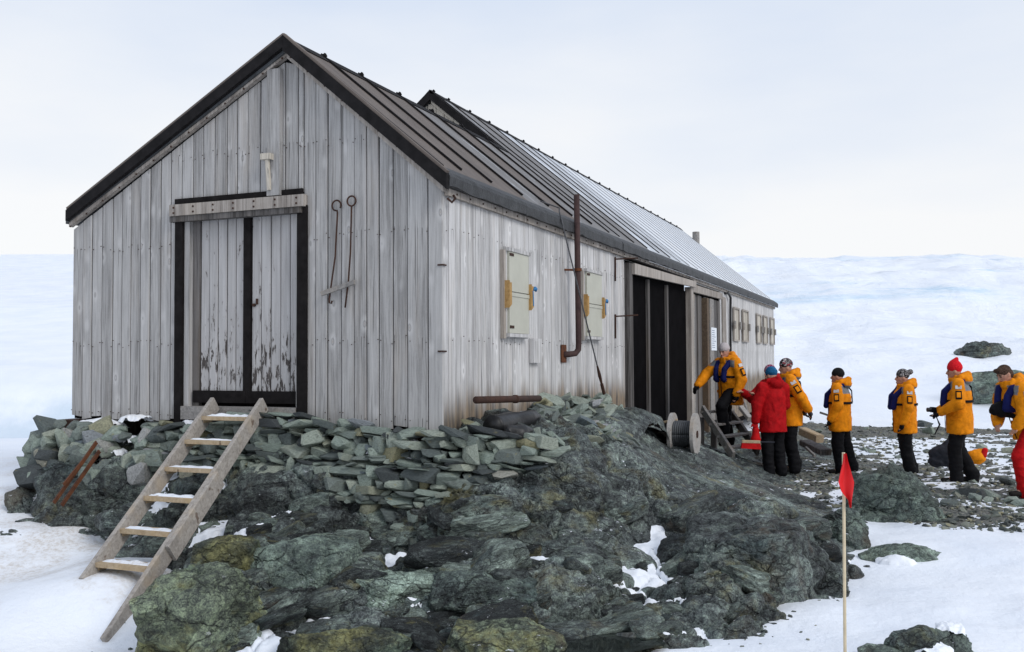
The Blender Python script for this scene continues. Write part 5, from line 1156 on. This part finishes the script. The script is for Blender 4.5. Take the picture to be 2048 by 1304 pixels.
def person(name, label, foot, height, face, jacket=ORANGE, trousers='c_black', hat='hat_black', hatkind='beanie', vest=True, yoke=True, J=None, headyaw=0, headpitch=0, gloves='c_black', hood=True, seed=0, patch_side=1, lean=0., belt=True):
    """local frame: +x forward, +y left, z up; joints for a 1.75 m figure"""
    k = height/1.78; fa = math.atan2(face[1], face[0])
    T = Matrix.LocRotScale(Vector(foot), Euler((0,0,fa)), Vector((k,k,k)))
    root = empty(name, foot, label, 'person', 'tourists waiting by the hut')
    root.matrix_basis = Matrix.LocRotScale(Vector(foot), Euler((0,0,fa)), None); WM[root.name] = root.matrix_basis.copy()
    j = dict(hipL=(0,.095,.93), hipR=(0,-.095,.93), kneeL=(.03,.11,.50), kneeR=(.03,-.11,.50), ankL=(-.03,.12,.085), ankR=(-.03,-.12,.085),
             toeL=(.13,.14,.03), toeR=(.13,-.14,.03), pelvis=(0,0,.96), chest=(0,0,1.28), neck=(0,0,1.49), shL=(0,.195,1.425), shR=(0,-.195,1.425),
             elL=(-.03,.27,1.15), elR=(-.03,-.27,1.15), wrL=(.07,.26,.92), wrR=(.07,-.26,.92), head=(.03,0,1.625))
    if lean:
        for n in ('chest','neck','shL','shR','head','elL','elR','wrL','wrR'):
            x, y, z = j[n]; dz = z-.96; j[n] = (x+math.sin(lean)*dz, y, .96+math.cos(lean)*dz+x*0)
    if J: j.update(J)
    j = {n: np.array(p, float) for n, p in j.items()}
    def add(nm, prims, mat, voxel=.014, smooth=4, disp=None, col=None, parent=root):
        me, V = blobmesh(nm, prims, voxel, smooth, disp)
        if col is not None: paint(me, col(V))
        return link(nm, me, M[mat], parent, T)
    H = j['head']; hy = Euler((0, headpitch, headyaw)); HM = np.array(hy.to_matrix())
    def hp(p): return H+HM@np.array(p, float)
    # body: one continuous skin surface, face and fingers included
    pr = [P_ell(H, (.092,.074,.112), hy), P_ell(hp((.02,0,-.055)), (.066,.055,.062), hy), P_cap(j['neck']-(0,0,.03), hp((-.015,0,-.07)), .056, .054),
          P_cap(hp((.088,0,.012)), hp((.108,0,-.022)), .011, .016), P_ell(hp((.075,0,-.078)), (.028,.03,.024), hy), P_ell(hp((-.01,.075,-.005)), (.022,.012,.032), hy), P_ell(hp((-.01,-.075,-.005)), (.022,.012,.032), hy),
          P_ell(hp((.082,0,-.048)), (.016,.024,.010), hy), P_ell(hp((.072,.03,.030)), (.018,.024,.010), hy), P_ell(hp((.072,-.03,.030)), (.018,.024,.010), hy),
          P_ell(j['chest'], (.10,.15,.2)), P_ell(j['pelvis'], (.09,.13,.13)), P_cap(j['pelvis'], j['chest'], .10, .11), P_cap(j['shL'], j['shR'], .05, .05), P_cap(j['chest'], j['neck'], .09, .06)]
    for s in 'LR':
        pr += [P_cap(j['sh'+s], j['el'+s], .048, .038), P_cap(j['el'+s], j['wr'+s], .038, .027), P_cap(j['hip'+s], j['knee'+s], .075, .05), P_cap(j['knee'+s], j['ank'+s], .05, .035), P_cap(j['ank'+s], j['toe'+s], .035, .03)]
        pr += hand_prims(j['wr'+s], j['wr'+s]-j['el'+s]+np.array([0,0,-.05]), 1 if s == 'L' else -1, .5, .92)
    def skincol(V):
        c = np.tile(np.array(SKIN), (len(V), 1)); Q = (V-H)@HM
        lips = (np.abs(Q[:, 1]) < .026) & (np.abs(Q[:, 2]+.048) < .009) & (Q[:, 0] > .07); c[lips] = (.36,.12,.10)
        eye = (np.hypot(np.abs(Q[:, 1])-.031, Q[:, 2]-.012) < .012) & (Q[:, 0] > .06); c[eye] = (.05,.035,.03)
        brow = (np.abs(np.abs(Q[:, 1])-.031) < .02) & (np.abs(Q[:, 2]-.034) < .006) & (Q[:, 0] > .06); c[brow] = (.10,.06,.04)
        cheek = np.exp(-((np.abs(Q[:, 1])-.045)**2+(Q[:, 2]+.02)**2)/.0006)[:, None]*(Q[:, :1] > .03); return c*(1-.25*cheek)+cheek*.25*np.array([.6,.2,.16])
    body = add('body', pr, 'skin', .0095, 2, None, skincol)
    fold = lambda sc, a: (lambda V: a*(fbm(V*np.array([1,1,1.7])*sc+seed*7, 3)+.5*ridged(V*np.array([1,1,2.2])*sc*.8+seed*3, 2)))
    # trousers
    pr = [P_ell(j['pelvis']+(0,0,-.05), (.125,.155,.13))]
    for s in 'LR': pr += [P_cap(j['hip'+s], j['knee'+s], .118, .096), P_cap(j['knee'+s], j['ank'+s]+(0,0,.01), .096, .090), P_cap(j['ank'+s]+(0,0,.05), j['ank'+s]-(0,0,.02), .094, .098)]
    add('trousers', pr, trousers, .013, 3, lambda V: .008*fbm(V*6+seed, 3)+.010*ridged(V*np.array([3,3,9])+seed*5, 2)-.004)
    for s in 'LR':
        a = j['ank'+s]; t = j['toe'+s]; d = norm((t-a)*np.array([1,1,0])); zt = t[2]
        add('boot', [P_cap(a-(0,0,.035), a+(0,0,.05), .052, .05), P_cap(a-(0,0,.045)-d*.02, t+(0,0,.012)+d*.02, .046, .038), P_ell(t+(0,0,.012), (.06,.045,.036), (0,0,math.atan2(d[1], d[0])))], 'c_boot', .011, 2)
    # jacket
    ch = j['chest']; pe = j['pelvis']; up = norm(ch-pe)
    pr = [P_ell(ch, (.180,.218,.215)), P_cyl(pe+(0,0,-.24), pe+(.005,0,.02), (.185,.232), (.180,.222)), P_cyl(pe+(.005,0,.015), ch+(.0,0,-.03), (.180,.222), (.178,.216)),
          P_cap(j['shL']-(0,.03,.0), j['shR']+(0,.03,.0), .085, .085), P_cap(ch, j['neck']-(0,0,.04), .14, .095)]
    for s in 'LR':
        el = j['el'+s]; wr = j['wr'+s]; sh = j['sh'+s]
        pr += [P_cap(sh, el, .100, .088), P_cap(el, wr+(el-wr)*.02, .088, .066), P_ell(el, (.09,.09,.095))]
    nk = j['neck']
    for a in np.linspace(-3.14, 3.14, 15): pr.append(P_cap(nk+(.09*math.cos(a)-.0, .085*math.sin(a), -.03), nk+(.10*math.cos(a), .09*math.sin(a), .02 if abs(a) < 1.2 else .055), .032, .027))
    if hood: pr += [P_ell(nk+(-.12,0,.02), (.085,.13,.085)), P_cap(nk+(-.04,.11,.05), nk+(-.14,0,.09), .042, .055), P_cap(nk+(-.04,-.11,.05), nk+(-.14,0,.09), .042, .055), P_cap(nk+(.05,.095,.0), nk+(-.04,.115,.05), .035, .042), P_cap(nk+(.05,-.095,.0), nk+(-.04,-.115,.05), .035, .042)]
    def wrinkle(V):
        q = V+.06*np.stack([fbm(V*4+seed, 2), fbm(V*4+9+seed, 2), fbm(V*4+17+seed, 2)], -1); low = ss(V[:, 2], 1.25, .75)
        diag = q@np.array([[.5,.1,.9],[.2,.9,.5],[.8,-.3,.5]])
        return 0.008*fbm(q*5, 3)+.015*ridged(diag*np.array([3,3,7.5])+seed*3, 3)*(.5+.5*fbm(V*3+5, 2))-.003
    def jcol(V):
        c = np.tile(np.array(jacket, float), (len(V), 1))
        if yoke:
            q = V-nk; m = (q[:, 2] > -.15+.25*np.maximum(q[:, 0], 0)) & (q[:, 2] < -.015) & (np.abs(q[:, 1]) < .25) & ((np.abs(q[:, 1]) > .07) | (q[:, 0] < 0)) & (np.hypot(q[:, 0], q[:, 1]) > .10)
            c[m] = GREY
        return c
    jk = add('jacket', pr, 'cloth', .012, 3, wrinkle, jcol)
    def sub(nm, prims, mat, voxel=.009, smooth=2, parent=None): return add(nm, prims, mat, voxel, smooth, None, None, parent or jk)
    # vest, straps, belt, sleeve badges
    if vest:
        for s in (-1, 1):
            ps_ = [nk+(-.11,.0,-.01), nk+(-.06,s*.115,-.01), nk+(.06,s*.135,-.055), np.array([ch[0]+.18,s*.10,ch[2]+.04]), np.array([ch[0]+.20,s*.09,ch[2]-.12]), np.array([(ch+pe)[0]/2+.205,s*.085,(ch+pe)[2]/2+.02])]
            sub('life_vest', [P_cap(ps_[i], ps_[i+1], .042 if i < 2 else .05, .042 if i < 1 else .05) for i in range(5)], 'c_navy', .012, 3)
    if belt and vest:
        c = ch*.72+pe*.28; pts = [c+(.196*math.cos(a), .236*math.sin(a), 0) for a in np.linspace(0, 2*math.pi, 25)]
        mb = MB()
        for i in range(24): mb.beam(pts[i], pts[i+1], .014, .036)
        link('belt', mkmesh('belt', mb.v, mb.f), M['c_black'], jk, T)
        mb = MB().beam(c+(-.195,-.05,0), ch+(-.182,-.07,.11), .034, .014, up=(1,0,0)).beam(ch+(-.182,-.07,.11), nk+(-.12,-.13,-.045), .034, .014, up=(1,0,0)); link('back_strap', mkmesh('back_strap', mb.v, mb.f), M['c_black'], jk, T)
    if yoke:
        s = 'L' if patch_side > 0 else 'R'; sg = patch_side; sh, el = j['sh'+s], j['el'+s]; d = norm(el-sh); o_ = norm(np.cross(d, (1,0,0)))*1.0; o_ = o_ if o_[1]*sg > 0 else -o_
        def badge(nm, t0, t1, w, mat, out, shift=0):
            a = sh+(el-sh)*t0+o_*out; b = sh+(el-sh)*t1+o_*out; q = np.array([shift,0,0]); mb = MB().beam(a+q, b+q, w, .010, up=o_, bev=.003); link(nm, mkmesh(nm, mb.v, mb.f), M[mat], jk, T)
        badge('sleeve_badge', .14, .32, .085, 'c_white', .099); badge('sleeve_pocket', .42, .86, .085, 'c_black', .095); badge('pocket_window', .50, .78, .055, 'c_orange', .102)
    # pocket flaps, front zip and hem seam
    for sg in (-1, 1):
        a = pe+np.array([.06,sg*.222,-.02]); mb = MB().beam(a+(-.06,0,0), a+(.07,-sg*.03,0), .012, .05, up=(0,0,1)); link('pocket_flap', mkmesh('pocket_flap', mb.v, mb.f), M['cloth_dim' if jacket == ORANGE else 'c_redcloth'], jk, T)
    mb = MB().beam(pe+(.192,0,-.22), ch+(.19,0,.0), .012, .008, up=(1,0,0)); link('zip', mkmesh('zip', mb.v, mb.f), M['c_black'], jk, T)
    # gloves and hat
    if gloves:
        for s in 'LR': sub('glove', hand_prims(j['wr'+s], j['wr'+s]-j['el'+s]+np.array([0,0,-.05]), 1 if s == 'L' else -1, .6, 1.12)+[P_cap(j['wr'+s]-norm(j['wr'+s]-j['el'+s])*.03, j['wr'+s], .048, .042)], gloves, .008, 1, root)
    hc = hp((-.012,0,.058))
    if hatkind == 'hair':
        sub('hair', [P_ell(hp((-.015,0,.04)), (.098,.084,.088), hy), P_ell(hp((-.045,0,-.01)), (.07,.078,.085), hy), P_cap(hp((.05,.03,.09)), hp((.06,-.04,.09)), .035, .03)], 'hair', .009, 2, root)
    else:
        tall = .112 if hatkind != 'pointed' else .125
        pr = [P_ell(hc, (.106,.090,tall*.88), hy)]
        for a in np.linspace(0, 2*math.pi, 18, endpoint=False): pr.append(P_cap(hp((-.012+.092*math.cos(a),.077*math.sin(a),.040+.0*math.cos(a))), hp((-.012+.092*math.cos(a),.077*math.sin(a),.068)), .017, .017))
        if hatkind == 'pointed': pr.append(P_cap(hc+HM@np.array([0,0,.06]), hc+HM@np.array([-.04,0,.12]), .07, .028))
        ht = sub('hat', pr, hat, .010, 2, root)
        if hatkind == 'pompom': pc = hp((-.13,0,.10)); add('pompom', [P_ell(pc, (.045,.045,.045)), P_cap(hp((-.06,0,.07)), pc, .06, .035)], hat, .010, 1, lambda V: .006*fbm(V*60, 2), None, ht)
    return root, j, T
def loc(T, p): return np.array(T @ Vector(tuple(p)))
LEFT = -_r*np.array([1,1,0]); BACK = _f*np.array([1,1,0]); LEFT /= np.linalg.norm(LEFT); BACK /= np.linalg.norm(BACK)
def ground_pt(px, py, D): p = at(px, py, D); return p
def gp(px, py, D, off=0):
    p = at(px, py, D); return (float(p[0]), float(p[1]), float(p[2])+off)
# 1 man stepping up
p1 = gp(1463, 893, 16.3)
person('person', 'person in orange jacket and grey beanie stepping up to the plank door', p1, 1.76, LEFT*.85-BACK*.5, hat='hat_grey', seed=1, lean=.16, headyaw=.25, headpitch=.25, patch_side=1,
       J=dict(kneeL=(.33,.12,.70), hipL=(.04,.095,.95), ankL=(.27,.12,.32), toeL=(.43,.13,.28), kneeR=(.04,-.10,.50), ankR=(-.04,-.10,.085), toeR=(.12,-.12,.03), elR=(.30,-.29,1.22), wrR=(.50,-.27,1.05), elL=(.02,.29,1.14), wrL=(.12,.27,.90)))
# 2 red jacket, back to the camera
r2 = person('person', 'person in red jacket and blue knit hat seen from behind', gp(1548, 952, 15.0), 1.70, BACK*.9+LEFT*.35, jacket=RED, hat='hat_blue', vest=False, yoke=False, seed=2, headpitch=.2, headyaw=.1, gloves='c_redcloth',
       J=dict(elL=(.02,.30,1.16), wrL=(.04,.31,.90), elR=(.05,-.27,1.15), wrR=(.2,-.2,1.0), kneeL=(.02,.11,.5), ankL=(-.03,.12,.085)))
# 3 mostly hidden red jacket
person('person', 'person in red jacket and striped purple hat half hidden behind the blue-hatted one', gp(1545, 938, 15.9), 1.72, LEFT*.9-BACK*.3, jacket=RED, hat='hat_purple', vest=False, yoke=False, seed=3, headyaw=.2, gloves=None,
       J=dict(elR=(.2,-.28,1.2), wrR=(.42,-.22,1.30), elL=(.2,.26,1.2), wrL=(.42,.2,1.28)))
# 4
person('person', 'person in orange jacket and dark patterned hat behind the red jackets', gp(1583, 942, 15.4), 1.80, LEFT*.95+BACK*.15, hat='hat_pattern', seed=4, headyaw=.1, headpitch=.12, patch_side=1, gloves='c_darkgrey', lean=.05,
       J=dict(elL=(-.12,.27,1.18), wrL=(-.24,.20,.98), elR=(-.10,-.25,1.17), wrR=(-.2,-.15,.97), ankR=(-.08,-.1,.085), toeR=(.08,-.12,.03)))
# 5
person('person', 'person in orange jacket and black cap standing alone behind the flag', gp(1682, 947, 15.9), 1.74, LEFT*.80+BACK*.45, hat='hat_black', seed=5, headyaw=-.05, patch_side=1,
       J=dict(elL=(-.02,.27,1.16), wrL=(.10,.25,.93), ankR=(-.16,-.16,.085), toeR=(.0,-.20,.03), kneeR=(-.06,-.14,.5)))
# 6
person('person', 'person in orange jacket and speckled bobble hat facing left', gp(1812, 952, 15.6), 1.73, LEFT*.97+BACK*.1, hat='hat_speckle', hatkind='pompom', seed=6, headyaw=-.1, patch_side=1,
       J=dict(elL=(.02,.27,1.15), wrL=(.10,.24,.90), ankR=(-.14,-.1,.085), toeR=(.02,-.12,.03), kneeR=(-.03,-.11,.5)))
# 7
r7 = person('person', 'person in orange jacket and red beanie holding a camera', gp(1922, 965, 14.3), 1.80, LEFT*.85+BACK*.35, hat='hat_red', hatkind='pointed', seed=7, headyaw=-.05, headpitch=.1, patch_side=1, lean=.04,
       J=dict(elL=(.02,.29,1.16), wrL=(.25,.20,1.04), elR=(.04,-.27,1.16), wrR=(.26,-.10,1.04), ankL=(.06,.12,.085), toeL=(.22,.13,.03), kneeL=(.08,.11,.5), ankR=(-.16,-.1,.085), toeR=(.0,-.12,.03)))
# 8
r8 = person('person', 'bareheaded person in orange jacket and red trousers leaning forward at the right edge', gp(2052, 990, 12.7), 1.78, LEFT*.96-BACK*.12, trousers='c_redcloth', hatkind='hair', seed=8, lean=.36, headpitch=.55, patch_side=1, gloves=None,
       J=dict(kneeL=(.16,.12,.52), ankL=(.10,.12,.085), toeL=(.27,.13,.03), hipL=(-.08,.095,.93), hipR=(-.1,-.095,.93), pelvis=(-.08,0,.96), kneeR=(-.12,-.12,.52), ankR=(-.42,-.14,.09), toeR=(-.27,-.16,.03), elL=(.18,.27,1.05), wrL=(.26,.22,.92), elR=(.2,-.25,1.02), wrR=(.30,-.12,.93)))
# held and standing things
def bag(name, label, cat, prims, mat, disp=.012, voxel=.014):
    me, V = blobmesh(name, prims, voxel, 3, lambda V: disp*fbm(V*8, 3)); return tag(link(name, me, M[mat]), label, cat)
w = loc(r2[2], r2[1]['wrL']); w[2] -= .10
bag('red_bag', 'small red cloth bag hanging from the hand of the red-jacketed person', 'bag', [P_cap(w+(0,0,-.03), w+(0,0,-.12), .045, .07), P_ell(w+(0,0,-.18), (.078,.075,.085)), P_cap(w, w+(0,0,-.05), .03, .04)], 'c_redcloth')
br = empty('broom', tuple(at(1512, 885, 14.7)), 'hand broom with red bristles held behind the red bag', 'broom')
a = at(1484, 883, 14.75); b = at(1520, 884, 14.75); MB().beam(a, b, .05, .045).build('head', M['tread'], br); MB().prism([a+(0,0,-.02)-_f*.02, b+(0,0,-.02)-_f*.02, b+(.01,0,-.11)-_f*.03, a+(-.02,0,-.10)-_f*.03], tuple(_f*.05)).build('bristles', M['c_redcloth'], br)
MB().tube([b-(b-a)*.1, b+(b-a)*.8], .014, 8).build('handle', M['c_darkgrey'], br)
cw = (loc(r7[2], r7[1]['wrL'])+loc(r7[2], r7[1]['wrR']))/2+LEFT*.11
cm = empty('camera_in_hand', tuple(cw), 'small black camera with strap held by the red-hatted person', 'camera')
MB().beam(cw-BACK*.065+(0,0,.02), cw+BACK*.065+(0,0,.02), .05, .08).build('body', M['c_black'], cm); MB().tube([cw+(0,0,.02), cw+LEFT*.09+(0,0,.02)], .032, 12).build('lens', M['blackplastic'], cm)
MB().tube([cw-BACK*.06, cw-BACK*.08+(0,0,-.2)-LEFT*.05, cw-BACK*.04+(0,0,-.34), cw+(0,0,-.2)-LEFT*.10, cw], .008, 6).build('strap', M['c_black'], cm)
p = at(1888, 930, 14.9)
bag('backpack', 'dark grey backpack slumped on the gravel beside the red-hatted person', 'backpack', [P_ell(p+(0,0,.14), (.22,.18,.17)), P_cap(p+(.02,0,.2), p+(.1,.05,.36), .13, .06), P_ell(p-_r*.1+(0,0,.06), (.14,.14,.09)), P_ell(p+_r*.12+(0,0,.10), (.12,.12,.13))], 'c_darkgrey', .02)
p = at(1953, 928, 15.3)
ob_ = empty('dry_bag', tuple(p), 'orange and yellow dry bag on the gravel behind the red-hatted person', 'bag')
me, V = blobmesh('bag_body', [P_ell(p+(0,0,.10), (.14,.12,.11)), P_cap(p+(-.05,0,.14), p+(.08,.03,.20), .08, .05)], .014, 3, lambda V: .012*fbm(V*9, 3)); link('bag_body', me, M['c_orange'], ob_)
me, V = blobmesh('bag_flap', [P_cap(p+_r*.08+(0,0,.14)-_f*.05, p+_r*.12+(0,0,.22)-_f*.04, .055, .045)], .012, 2); link('bag_flap', me, M['c_redcloth'], ob_)
p = at(2006, 818, 12.75)
bag('black_bag', 'black soft bag held against the leaning person at the right edge', 'bag', [P_ell(p, (.17,.12,.11), (0,0,YAW)), P_cap(p-_r*.1+(0,0,-.01), p+_r*.16+(0,0,-.03), .08, .10)], 'c_black', .015)
